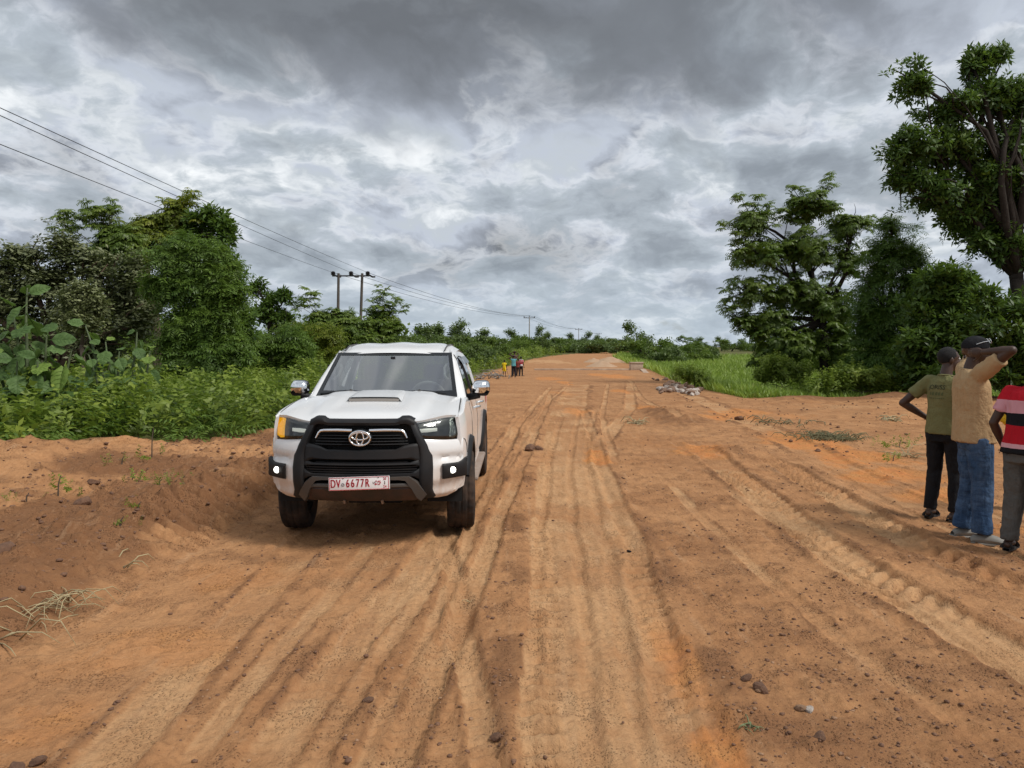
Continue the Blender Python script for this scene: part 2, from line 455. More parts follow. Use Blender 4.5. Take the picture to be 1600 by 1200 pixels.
def patches(x, y, L, seed, soft=.8):
    t = np.zeros_like(x)
    # jagged edges: push the lookup around with noise
    jx = 1.5 * fbm(x * 1.1, y * .5, seed, 4, .6); jy = 1.5 * fbm(x * 1.1 + 40, y * .5, seed + 5, 4, .6)
    fine = fbm(x * 5, y * 3.2, seed + 9, 5, .75)
    for (px, py, rx, ry, s_) in L:
        cx, cy = gnd(px, py)
        wx = rx * m_per_px(cy); wy = abs(gnd(px, max(py - ry, HORIZON + 8))[1] - gnd(px, py + ry)[1]) / 2
        q = np.sqrt(((x - cx) / wx + jx * .55) ** 2 + ((y - cy) / wy + jy * .55) ** 2) + fine * .38
        t = np.maximum(t, s_ * sst(1.0 + soft * .5, 1.0 - soft, q))
    return t

MOUNDS = [(1055, 652, 42, 17, .17), (1150, 712, 62, 12, .10), (905, 622, 34, 5, .06)]
def tread(u, s_, hw, kind, pitch):
    """raised print of the tyre lugs inside a track, -1..1"""
    if kind == 'loader':
        e = np.abs(u) / hw
        bars = np.sin(2 * np.pi * (s_ / pitch + .35 * np.sign(u) + .8 * (e - .8) ** 2))
        return np.clip(bars * 1.7 + .5, -1, 1) * sst(.55, .68, e) * sst(1.05, .93, e) * .9
    if kind == 'lug':
        bars = np.sin(2 * np.pi * (s_ / pitch - np.abs(u) / hw * .8 + .25 * np.sign(u)))
        return np.clip(bars * 1.8, -1, 1) * sst(1.1, .8, np.abs(u) / hw) * sst(.04, .2, np.abs(u) / hw)
    bars = np.sin(2 * np.pi * (s_ / pitch + np.abs(u) / hw * .5))
    return np.clip(bars * 1.4, -1, 1) * sst(1.0, .7, np.abs(u) / hw) * .25

def ground(x, y, detail=True):
    """height and soil masks"""
    x = np.asarray(x, dtype=np.float64); y = np.asarray(y, dtype=np.float64)
    near = sst(60, 20, y)
    xl, xr, xv = road_l(y), road_r(y), veg_l(y)
    wob = fbm(x * .35, y * .35, 3, 3) * .35
    z = np.zeros_like(x)
    onroad = sst(xl - .15, xl + .25, x + wob * .4)
    # left bank, pushed up by a grader
    bank = sst(xl + .12, xl - .75, x + wob * .45)
    bfade = sst(19, 12, y)
    z += bank * bfade * (.20 + .05 * fbm(x * 1.1, y * 1.1, 11, 3))
    z += bfade * .07 * np.exp(-((x - xl + .55 + wob * .3) / .38) ** 2) * sst(13, 9, y)
    heap = np.exp(-(((x + 6.7) / .9) ** 2 + ((y - 9.4) / 1.5) ** 2)) * .30 + np.exp(-(((x + 6.0) / .8) ** 2 + ((y - 11.2) / .9) ** 2)) * .16
    z += heap * (1 + .5 * fbm(x * 2.4, y * 2.4, 5, 3))
    # right side: spoil heaps along the edge of the cleared strip
    yb = 26.0 - .12 * (x - 8)
    ridge = np.exp(-((y - yb + wob * 2) / 1.1) ** 2) * sst(8.2, 10, x) * sst(34, 28, x)
    z += ridge * (.20 + .22 * fbm(x * .55, y * .55, 21, 4))
    z += sst(9, 22, y) * sst(6.5, 9, x) * .12 * fbm(x * .5, y * .5, 8, 3) * sst(30, 26, y)
    # the grass field lies below the road
    fld = sst(xr + .3, xr + 4.5, x) * sst(25, 29, y)
    z -= fld * .55 * sst(300, 150, y)
    # road camber and far swell
    z -= .03 * sst(1.5, -2.9, x) * near * onroad * sst(12, 7, y)
    z += sst(150, 600, y) * 1.3
    # mounds
    for (px, py, rx, ry, h) in MOUNDS:
        cx, cy = gnd(px, py); wx = rx * m_per_px(cy); wy = abs(gnd(px, py - ry)[1] - gnd(px, py + ry)[1]) / 2
        z += h * np.exp(-(((x - cx) / wx + wob) ** 2 + ((y - cy) / wy) ** 2) * 1.3) * (1 + .6 * fbm(x * 3, y * 3, 31, 3))
    if not detail: return z
    rough = np.ones_like(x); smooth_t = np.zeros_like(x); edge = np.zeros_like(x); groove = np.zeros_like(x)
    for (ys, xs), hw, dp, kind, pitch in TRACKS:
        lo, hi = ys.min(), ys.max()
        inr = sst(lo - .4, lo + .1, y) * sst(hi + 3, hi - 1, y) if lo > 3.4 else sst(hi + 3, hi - 1, y)
        c = np.interp(y, ys, xs) + .035 * fbm(y * .9, y * 0 + hw * 50, 41, 2)
        sl = np.gradient(xs, ys) if len(ys) > 1 else np.zeros_like(xs)
        k = np.interp(y, ys, sl); u = (x - c) / np.sqrt(1 + k * k); s_ = y * np.sqrt(1 + k * k)
        e = np.abs(u) / hw
        ins = sst(1.12, .9, e) * inr * (.75 + .25 * sst(-.5, .2, fbm(x * 1.5, y * .8, 43, 3)))
        prs = sst(-.45, .15, fbm(x * 1.2 + 3, y * .7, 47, 3))
        z -= dp * ins
        z += dp * .55 * np.exp(-((e - 1.25) / .22) ** 2) * inr * (.6 + .8 * vn(x * 7, y * 7, 44))
        z += dp * 1.35 * tread(u, s_ + .02 * fbm(x * 4, y * 4, 49, 2), hw, kind, pitch) * inr * prs
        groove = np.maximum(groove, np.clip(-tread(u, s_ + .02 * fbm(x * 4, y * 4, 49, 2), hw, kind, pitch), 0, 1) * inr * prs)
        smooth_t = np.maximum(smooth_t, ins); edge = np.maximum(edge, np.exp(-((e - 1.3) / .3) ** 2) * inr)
    # grader marks pressed into the bank
    ys, xs = BANK_TRACK
    c = np.interp(y, ys, xs); u = x - c - .12
    inr = sst(6.3, 6.9, y) * sst(10.6, 9.6, y)
    gm = np.clip(1.8 * np.sin(2 * np.pi * (y / .24 + u * .8 + .3 * fbm(x * 2, y * 2, 48, 2))), -1, 1) * sst(.48, .3, np.abs(u)) * inr
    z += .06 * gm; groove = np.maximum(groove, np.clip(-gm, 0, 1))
    rough *= 1 - .68 * smooth_t
    offroad = 1 - onroad
    bare_r = sst(7, 10, x) * sst(27, 25, y)
    amp = .016 * rough + .022 * offroad * bfade + .045 * bare_r * sst(12, 16, y)
    z += amp * near * fbm(x * 2.2, y * 2.2, 51, 6, .68)
    z += near * (.012 * rough + .02 * offroad * bfade) * (1 - np.abs(fbm(x * 3.1, y * 3.1, 53, 5, .65)) * 2.2 - .5) * (.35 + .65 * offroad)
    cl = fbm(x * 7, y * 7, 61, 4, .62)
    z += near * (.018 * rough + .024 * offroad * bfade + .016 * ridge + .014 * bare_r) * np.maximum(cl - .05, 0) * 3.0 * sst(30, 14, y)
    # ---- soil masks
    org = patches(x, y, ORANGE, 71); drk = patches(x, y, DARKP, 81, 1.3) * (.55 + .6 * vn(x * 2.1, y * 1.3, 85)) 
    drk = np.maximum(drk, .42 * sst(.6, 1.6, x) * sst(11, 7, y) * sst(-.5, .3, fbm(x * .8, y * .6, 86, 4))); pal = patches(x, y, PALE, 91, .8)
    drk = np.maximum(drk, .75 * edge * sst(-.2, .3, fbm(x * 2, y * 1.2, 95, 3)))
    drk = np.maximum(drk, 1.0 * offroad * bfade * sst(-.6, .2, fbm(x * .8, y * .8, 96, 4)))
    drk = np.maximum(drk, np.clip(ridge * 1.1, 0, .8))
    drk = drk * (1 - .55 * smooth_t)
    pal = np.maximum(pal, (.45 + .5 * sst(-.3, .4, fbm(x * 1.7, y * 1.1, 98, 4))) * smooth_t * sst(-.8, .2, fbm(x * .8, y * .5, 97, 3)))
    pal = np.maximum(pal, .15 * sst(70, 120, y) * onroad)
    veg = sst(.25, -.9, x - xv + wob) + sst(.6, 2.5, x - xr + wob) * sst(25.5, 27.5, y + wob)
    veg = np.clip(np.maximum(veg, sst(yb + .3, yb + 2.0, y + wob) * sst(8, 9, x) * sst(.6, 2.0, x - xr + wob)), 0, 1)
    return z, org, drk, pal, veg, np.clip(groove, 0, 1)

def build_ground():
    ys = [-30, -20, -12, -7, -4, -2, -.5, .6, 1.4, 2.0, 2.5]
    y = 2.8
    while y < 75: ys.append(y); y += max(.015, .0054 * y)
    while y < 5000: ys.append(y); y *= 1.07
    xs = list(np.arange(-5.0, 7.2, .027)); s_ = .03; a = xs[-1]
    R_ = []; 
    while a < 4500: a += s_; R_.append(a); s_ = min(s_ * 1.11, 400)
    L_ = []; s_ = .03; a = xs[0]
    while a > -4500: a -= s_; L_.append(a); s_ = min(s_ * 1.11, 400)
    X = np.array(L_[::-1] + xs + R_); Y = np.array(ys)
    gx, gy = np.meshgrid(X, Y)
    z, o_, d_, p_, v_, gr_ = ground(gx, gy)
    V = np.stack([gx.ravel(), gy.ravel(), z.ravel()], 1)
    ny, nx = gx.shape; i = np.arange(ny * nx).reshape(ny, nx)
    F = np.stack([i[:-1, :-1].ravel(), i[:-1, 1:].ravel(), i[1:, 1:].ravel(), i[1:, :-1].ravel()], 1)
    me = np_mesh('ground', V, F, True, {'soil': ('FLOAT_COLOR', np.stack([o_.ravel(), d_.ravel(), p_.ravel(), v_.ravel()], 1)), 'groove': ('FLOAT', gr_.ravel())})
    return me

def soil_mat():
    m = bpy.data.materials.new('laterite_soil'); m.use_nodes = True
    t = NT(m.node_tree); b = t.n['Principled BSDF']
    at_ = t.new('ShaderNodeAttribute', attribute_name='soil')
    c = t.sep(at_.outputs['Vector']); veg = at_.outputs['Alpha']
    P = t.new('ShaderNodeNewGeometry').outputs['Position']
    n1 = t.noise(P, .55, 6, .62); n2 = t.noise(P, 3.1, 7, .66); n3 = t.noise(P, 26, 5, .65); n4 = t.noise(t.vmath('MULTIPLY', P, (6, 1.2, 1)), 1.4, 5, .6)
    base = t.mix(t.remap(n1, .32, .68), (.375, .182, .080), (.475, .248, .114))
    base = t.mix(t.remap(n2, .40, .72, 0, .5), base, (.265, .128, .060))
    def thr(v, sh):   # ragged mask edges
        return t.remap(t.math('ADD', v, t.math('MULTIPLY', t.math('SUBTRACT', n2, .5), sh)), .22, .78)
    pale = t.mix(t.remap(n4, .35, .7), (.50, .280, .135), (.57, .345, .178))
    base = t.mix(t.math('MULTIPLY', thr(c[2], .9), .8), base, pale)
    orange = t.mix(t.remap(n2, .3, .7), (.54, .195, .060), (.58, .265, .090))
    base = t.mix(t.math('MULTIPLY', thr(c[0], .8), .88), base, orange)
    def thrw(v, sh): return t.remap(t.math('ADD', v, t.math('MULTIPLY', t.math('SUBTRACT', n2, .5), sh)), .08, .95)
    dark = t.mix(t.remap(n2, .3, .7), (.150, .068, .032), (.235, .115, .055))
    base = t.mix(t.math('MULTIPLY', thrw(c[1], 1.1), .86), base, dark)
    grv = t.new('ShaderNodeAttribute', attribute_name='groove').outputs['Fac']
    base = t.mix(t.math('MULTIPLY', t.remap(grv, .35, .9), .78), base, (.20, .098, .046))      # darker soil colour in the prints, painted in for groove shade
    vg = t.mix(t.remap(n2, .3, .7), (.060, .085, .024), (.13, .125, .045))
    base = t.mix(thr(veg, .5), base, vg)
    # granular speckle: dark crumbs and a few pale grains
    vor = t.new('ShaderNodeTexVoronoi'); t.put(vor.inputs['Vector'], P); vor.inputs['Scale'].default_value = 62
    crumb = t.math('MULTIPLY', t.remap(vor.outputs['Distance'], .42, .18), t.remap(n2, .44, .60))
    streak = t.noise(t.vmath('MULTIPLY', P, (9, .9, 1)), 1.0, 6, .65)
    base = t.mix(t.remap(streak, .50, .72, 0, .30), base, (.215, .112, .062))
    base = t.mix(t.remap(streak, .46, .28, 0, .25), base, (.58, .38, .225))
    base = t.mix(t.math('MULTIPLY', crumb, t.math('SUBTRACT', .42, t.math('MULTIPLY', c[2], .38))), base, (.125, .058, .032))
    base = t.mix(t.remap(n3, .46, .74, 0, .34), base, (.20, .09, .045))
    base = t.mix(t.remap(n3, .44, .24, 0, .22), base, (.62, .40, .24))
    t.l.new(base, b.inputs['Base Color']); b.inputs['Roughness'].default_value = .95; b.inputs['Specular IOR Level'].default_value = .12
    vor2 = t.new('ShaderNodeTexVoronoi'); t.put(vor2.inputs['Vector'], P); vor2.inputs['Scale'].default_value = 24
    h = t.math('ADD', t.math('MULTIPLY', t.noise(P, 17, 9, .72), 1.0), t.math('MULTIPLY', t.math('SUBTRACT', 1.0, vor2.outputs['Distance']), .35))
    h = t.math('ADD', h, t.math('MULTIPLY', crumb, .35))
    bp = t.new('ShaderNodeBump'); bp.inputs['Strength'].default_value = 1.0; bp.inputs['Distance'].default_value = .022
    t.l.new(h, bp.inputs['Height']); t.l.new(bp.outputs[0], b.inputs['Normal'])
    return m
SOIL = soil_mat()
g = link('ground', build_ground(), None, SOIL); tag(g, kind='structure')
def gz(x, y): return float(ground(np.array([x]), np.array([y]))[0][0])
def gzs(x, y): return ground(np.asarray(x), np.asarray(y))[0]
# ================================================================ PICKUP
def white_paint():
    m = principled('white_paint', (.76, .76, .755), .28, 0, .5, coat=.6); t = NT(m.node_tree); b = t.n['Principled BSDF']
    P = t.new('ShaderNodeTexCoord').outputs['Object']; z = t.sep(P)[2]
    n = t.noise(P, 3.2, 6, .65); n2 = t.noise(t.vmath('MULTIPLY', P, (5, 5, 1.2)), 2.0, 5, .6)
    low = t.remap(z, 1.0, .42)                                       # dusty towards the sills, with the brown ground's reflection painted in
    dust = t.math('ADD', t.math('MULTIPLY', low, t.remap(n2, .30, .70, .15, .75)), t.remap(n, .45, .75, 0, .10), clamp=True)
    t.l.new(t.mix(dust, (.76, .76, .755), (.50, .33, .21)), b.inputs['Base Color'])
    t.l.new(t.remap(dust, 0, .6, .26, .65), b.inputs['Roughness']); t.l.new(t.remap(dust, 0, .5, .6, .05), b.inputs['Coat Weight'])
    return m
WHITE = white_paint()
BLACKP = principled('black_plastic', (.009, .0095, .011), .55, spec=.3, bump=(160, .15, .002), vary=(3, .22, (.05, .036, .028)))
GREYP = principled('dark_grey_plastic', (.060, .057, .055), .42, vary=(4, .5, (.085, .062, .048)))
GLOSSB = principled('gloss_black', (.010, .011, .012), .18)
CHROME = principled('chrome', (.86, .87, .88), .09, 1.0)
RUBBER = principled('tyre_rubber', (.022, .020, .019), .85, spec=.2, vary=(6, .75, (.10, .062, .042)))
ALLOY = principled('alloy', (.30, .30, .31), .35, .9)
VOID = principled('dark_void', (.006, .006, .006), .9)
CABIN = principled('cabin_trim', (.24, .24, .24), .8)
CABINL = principled('pale_cabin_trim', (.40, .40, .38), .8)
SEATM = principled('seat_fabric', (.22, .22, .225), .9)
AMBER = principled('amber_lens', (.95, .50, .01), .25, emit=(1.0, .48, .01), estr=.35)
LAMP = principled('fog_light_lens', (.95, .95, .9), .1, emit=(1, .97, .88), estr=2.6)
REFL = principled('headlight_reflector', (.30, .32, .30), .22, .85, bump=(30, .5, .02))
DRL = principled('daytime_light_bar', (.80, .82, .76), .3, emit=(1, 1, .92), estr=.22)
PLATEW = principled('plate_white', (.80, .77, .76), .45)
PLATER = principled('plate_red', (.50, .012, .030), .5)
PLATEG = principled('plate_grey_print', (.16, .12, .12), .6)
REDDEC = principled('red_decal', (.50, .03, .03), .5)

def glass_mat(name, tint, k, base=.03):
    m = bpy.data.materials.new(name); m.use_nodes = True
    t = NT(m.node_tree); t.n.remove(t.n['Principled BSDF']); o = t.n['Material Output']
    tr = t.new('ShaderNodeBsdfTransparent'); tr.inputs[0].default_value = (*tint, 1)
    gl = t.new('ShaderNodeBsdfGlossy'); gl.inputs['Roughness'].default_value = .03
    fr = t.new('ShaderNodeFresnel'); fr.inputs[0].default_value = 1.5
    mx = t.new('ShaderNodeMixShader'); t.l.new(t.math('ADD', t.math('MULTIPLY', fr.outputs[0], k), base, clamp=True), mx.inputs[0])
    t.l.new(tr.outputs[0], mx.inputs[1]); t.l.new(gl.outputs[0], mx.inputs[2]); t.l.new(mx.outputs[0], o.inputs[0])
    return m
GLASS = glass_mat('windscreen_glass', (.70, .76, .74), 4.0, .12)
GLASSD = glass_mat('side_glass', (.20, .22, .22), 1.8)
LENS = glass_mat('lens_glass', (.72, .74, .72), 1.4)

TR = empty('pickup_truck', (-1.302, 6.53, -.02), R(-.35), 'white double cab pickup with black grille surround and dusty sides, parked on the dirt road', 'pickup truck')

ip = np.interp
def Fr(x, z):
    """depth of the front skin behind its foremost point"""
    ax = np.abs(x)
    c = np.where(ax < .45, .06 * (ax / .45) ** 2, .06 + .267 * (ax - .45) + .95 * np.maximum(ax - .45, 0) ** 2)
    return c + ip(z, [.42, .47, .55, .72, .80, .97, 1.06, 1.14, 1.2], [.10, .05, .0, .0, .025, .045, .065, .11, .16])

def panel(xs, zb, zt, off=0., th=.04, nz=10, nx=24, bev=.006, fy=Fr, crown=0.):
    """a panel between a lower and an upper outline, bent to the front skin, with rolled edges"""
    mb = MB(); X = np.linspace(xs[0], xs[-1], nx)
    B = ip(X, xs, zb); T = ip(X, xs, zt)
    P = []
    for i, x in enumerate(X):
        row = []
        for j in range(nz + 1):
            v = j / nz; z = B[i] + (T[i] - B[i]) * v
            e = min(v, 1 - v) * (T[i] - B[i]); ex = min(abs(x - xs[0]), abs(xs[-1] - x))
            r = 0.
            if j in (0, nz) or i in (0, nx - 1): r = bev
            row.append((x, float(fy(x, z)) + off + r - crown * math.sin(math.pi * v) , z))
        P.append(row)
    mb.grid(P)
    # skirt backwards
    ring = [P[i][0] for i in range(nx)] + [P[nx - 1][j] for j in range(1, nz + 1)] + [P[i][nz] for i in range(nx - 2, -1, -1)] + [P[0][j] for j in range(nz - 1, 0, -1)]
    back = [(a, b + th, c) for (a, b, c) in ring]
    mb.grid([ring + ring[:1], back + back[:1]])
    return mb

def both(fn, name, mat, **kw):
    for s in (-1, 1): fn(s).build(name, mat, TR, **kw)
def mir(mb, s):
    if s < 0: mb.v = [(-x, y, z) for (x, y, z) in mb.v]
    return mb

# ---- hood
def hood_z(x, v):
    ax = abs(x)
    zf = 1.118 + .052 * float(sst(.42, .80, ax)) - .012 * float(sst(.70, .80, ax))
    zr = 1.318 - .055 * (ax / .78) ** 2
    z = zf + (zr - zf) * (1 - (1 - v) ** 1.55)
    w_ = .47 + .05 * v
    z += .020 * float(sst(w_ + .05, w_ - .03, ax)) * float(sst(0, .18, v))            # raised centre with two creases
    z -= .010 * float(sst(.34, .28, ax)) * float(sst(.15, .4, v))
    return z
def hood_y(x, v):
    yf = float(Fr(x, 1.12)) + .02
    yr = 1.26 - .10 * (x / .78) ** 2
    return yf + (yr - yf) * v
mb = MB(); P = []
for i in range(49):
    u = -1 + 2 * i / 48
    P.append([(u * (.815 - .035 * (j / 30)), hood_y(u * (.815 - .035 * (j / 30)), j / 30), hood_z(u * (.815 - .035 * (j / 30)), j / 30)) for j in range(31)])
mb.grid(P)
lip = [(p_[0][0], p_[0][1] + .012, p_[0][2] - .025) for p_ in P]
mb.grid([[p_[0] for p_ in P], lip])
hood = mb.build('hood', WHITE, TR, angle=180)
# scoop: a low box with a slot facing forward
mb = MB(); P = []
for i in range(17):
    u = -1 + 2 * i / 16; x = u * .262
    row = []
    for j, v in enumerate(np.linspace(.49, .94, 12)):
        k = (v - .49) / .45
        h = .040 * (1 - .75 * k) * float(sst(1.0, .86, abs(u)))
        row.append((x * (1 - .10 * k), hood_y(x, v), hood_z(x, v) + .003 + h))
    P.append(row)
mb.grid(P)
sc = mb.build('hood_scoop', WHITE, hood, angle=50)
mb = MB(); P = []
for i in range(13):
    x = (-1 + 2 * i / 12) * .235; v = .488
    P.append([(x, hood_y(x, v) + .004, hood_z(x, v) + .004), (x, hood_y(x, v) + .006, hood_z(x, v) + .030)])
mb.grid(P); mb.build('scoop_slot', principled('dusty_slot', (.30, .27, .24), .8), sc)

# ---- front clip
both(lambda s: mir(panel([.50, .56, .64, .72, .80, .86], [.80, .445, .435, .442, .48, .55], [.968, .962, .955, .948, .945, .95], off=.012, th=.10, bev=.012, nz=20, nx=30,
     fy=lambda x, z: Fr(x, z) + .030 * np.exp(-((z - .79) / .020) ** 2) * float(sst(.62, .68, x)) + .028 * float(sst(.60, .57, z)) * float(sst(.5, .52, z)) - .012 * np.exp(-((z - .865) / .05) ** 2)), s), 'bumper_corner', WHITE, angle=60)
# black trapezoid surround, both uprights and the broad lower field
def upright(s):
    mb = MB(); P = []
    for z, xi, xo in [(1.122, .392, .452), (1.09, .410, .478), (1.03, .435, .505), (.97, .462, .535), (.90, .485, .572), (.83, .498, .606), (.72, .500, .614), (.60, .500, .612), (.52, .500, .605), (.462, .50, .63), (.445, .50, .615)]:
        row = []
        for k in range(7):
            q = k / 6; x = xi + (xo - xi) * q
            r = .022 if k in (0, 6) else (.004 if k in (1, 5) else 0)
            row.append((x, float(Fr(x, z)) - .014 + r, z))
        row = [(row[0][0], row[0][1] + .09, z)] + row + [(row[-1][0], row[-1][1] + .09, z)]
        P.append(row)
    mb.grid(P); return mir(mb, s)
both(upright, 'grille_surround', BLACKP, angle=50)
# hood guard along the leading edge, with raised shoulders
mb = MB(); P = []
for x in np.linspace(-.455, .455, 47):
    ax = abs(x); sh = float(sst(.30, .345, ax)) * float(sst(.455, .40, ax))
    zt = 1.140 + .026 * sh; zb = 1.092 + .012 * sh - .03 * float(sst(.38, .45, ax)); y0 = float(Fr(x, 1.12)) - .034
    P.append([(x, y0 + .10, zt + .004), (x, y0 + .035, zt), (x, y0 + .008, zt - .014), (x, y0, (zt + zb) / 2), (x, y0 + .01, zb), (x, y0 + .05, zb - .004)])
mb.grid(P); mb.build('hood_guard', BLACKP, TR, angle=50)
# dark cavity behind all openings
P = []
mb = MB()
for x in np.linspace(-.56, .56, 15): P.append([(x, float(Fr(x, .8)) + .10, z) for z in (.46, .7, .9, 1.10)])
mb.grid(P); GR = mb.build('grille', VOID, TR)
# upper grille slats
for z0, w_ in [(1.030, .355), (1.005, .37), (.980, .385), (.955, .40), (.930, .405)]:
    mb = MB(); P = []
    for x in np.linspace(-w_, w_, 25):
        y0 = float(Fr(x, z0)) + .004
        P.append([(x, y0 + .04, z0 + .006), (x, y0 + .003, z0 + .005), (x, y0, z0), (x, y0 + .004, z0 - .004), (x, y0 + .04, z0 - .004)])
    mb.grid(P); mb.build('slat', BLACKP, GR)
# chrome bar with turned-down ends
mb = MB()
for s in (-1, 1):
    cl = [(.075, 1.052), (.20, 1.055), (.32, 1.052), (.352, 1.048), (.372, 1.030), (.395, .985)]
    hw = [.017, .017, .016, .015, .013, .008]
    P = []
    for i, ((x, z), h) in enumerate(zip(cl, hw)):
        a = Vector((cl[min(i + 1, 5)][0] - cl[max(i - 1, 0)][0], cl[min(i + 1, 5)][1] - cl[max(i - 1, 0)][1])).normalized(); n = Vector((-a.y, a.x))
        row = []
        for k, (q, dy) in enumerate([(1, .02), (.85, .002), (.2, -.008), (-.5, -.004), (-.9, .006), (-1, .02)]):
            xx = x + n.x * h * q; zz_ = z + n.y * h * q
            row.append((s * xx, float(Fr(xx, zz_)) - .012 + dy, zz_))
        P.append(row)
    mb.grid(P, flip=(s < 0))
mb.build('chrome_bar', CHROME, GR, angle=80)
# emblem: black disc and three chrome ellipses
ez = .988; ey = float(Fr(0, ez)) - .028
mb = MB(); P = []
for k in range(41):
    a = 2 * math.pi * k / 40
    P.append([(rr * math.cos(a) * .102, ey + dy, ez + rr * math.sin(a) * .078) for rr, dy in ((1, .05), (1, .012), (.93, .004), (.0, .004))])
mb.grid(P); EB = mb.build('emblem', GLOSSB, GR)
def ell(cx, cz, a, b, r, n=36): return [(cx + a * math.cos(2 * math.pi * k / n), ey, cz + b * math.sin(2 * math.pi * k / n)) for k in range(n + 1)]
mb = MB()
mb.tube(ell(0, ez, .089, .062, 0), .0085, 8, False); mb.tube(ell(0, ez + .018, .073, .031, 0), .0075, 8, False); mb.tube(ell(0, ez + .001, .030, .055, 0), .0075, 8, False)
mb.build('emblem_rings', CHROME, EB, angle=180, fix=False)
# centre bumper bar between the grilles
def bar(xs, zb, zt, off, th=.06, nx=30, nz=8, bev=.015): return panel(xs, zb, zt, off, th, nz, nx, bev)
panel([-.50, -.43, -.36, -.30, .30, .36, .43, .50], [.775, .80, .80, .80, .80, .80, .80, .775], [.935, .93, .915, .885, .885, .915, .93, .935], off=-.012, bev=.014, nx=40).build('bumper_bar', BLACKP, TR, angle=50)
panel([-.50, -.42, .42, .50], [.745, .752, .752, .745], [.80, .772, .772, .80], off=-.004, nx=40, nz=4, bev=.008).build('bumper_bar', BLACKP, TR)
for z0, w_ in [(.775, .40), (.735, .49), (.715, .48), (.695, .47)]:
    mb = MB(); P = []
    for x in np.linspace(-w_, w_, 21):
        y0 = float(Fr(x, z0)) + .022
        P.append([(x, y0 + .03, z0 + .007), (x, y0, z0 + .005), (x, y0, z0 - .005), (x, y0 + .03, z0 - .006)])
    mb.grid(P); mb.build('lower_slat', BLACKP, GR)
panel([-.50, -.44, .44, .50], [.63, .655, .655, .63], [.72, .682, .682, .72], off=-.006, nx=40, nz=5, bev=.01).build('bumper_bar', BLACKP, TR)
# skid plate: a grey bow from corner to corner under a dark slot
def skid(s):
    mb = MB(); P = []
    for (x, z, h) in [(0, .645, .014), (.18, .645, .014), (.33, .645, .016), (.40, .640, .022), (.455, .58, .032), (.50, .50, .040), (.53, .455, .036)]:
        P.append([(x + (h * .9 if x > .35 else 0), float(Fr(x, z)) - .022 + .05, z + h), (x + (h * .8 if x > .35 else 0), float(Fr(x, z)) - .030, z + h * .8), (x - (h * .6 if x > .35 else 0), float(Fr(x, z)) - .030, z - h * .8), (x - (h * .8 if x > .35 else 0), float(Fr(x, z)) + .03, z - h)])
    mb.grid(P); return mir(mb, s)
both(skid, 'skid_bow', GREYP)
panel([-.47, -.40, .40, .47], [.545, .565, .565, .545], [.56, .60, .60, .56], off=-.018, nx=30, nz=4, bev=.008, th=.08).build('skid_ledge', GREYP, TR)
panel([-.58, -.45, .45, .58], [.445, .43, .43, .445], [.50, .572, .572, .50], off=.0, nx=40, nz=6, bev=.01, th=.30).build('skid_plate', principled('scuffed_dark_plastic', (.030, .022, .019), .6, vary=(9, .6, (.075, .035, .028))), TR)
for x in (-.155, .175):
    mb = MB(); mb.tube([(x, .12, .455), (x, .09, .435), (x, .10, .415), (x, .14, .412)], .012, 8); mb.build('tow_hook', principled('steel', (.25, .2, .17), .5, .6), TR)
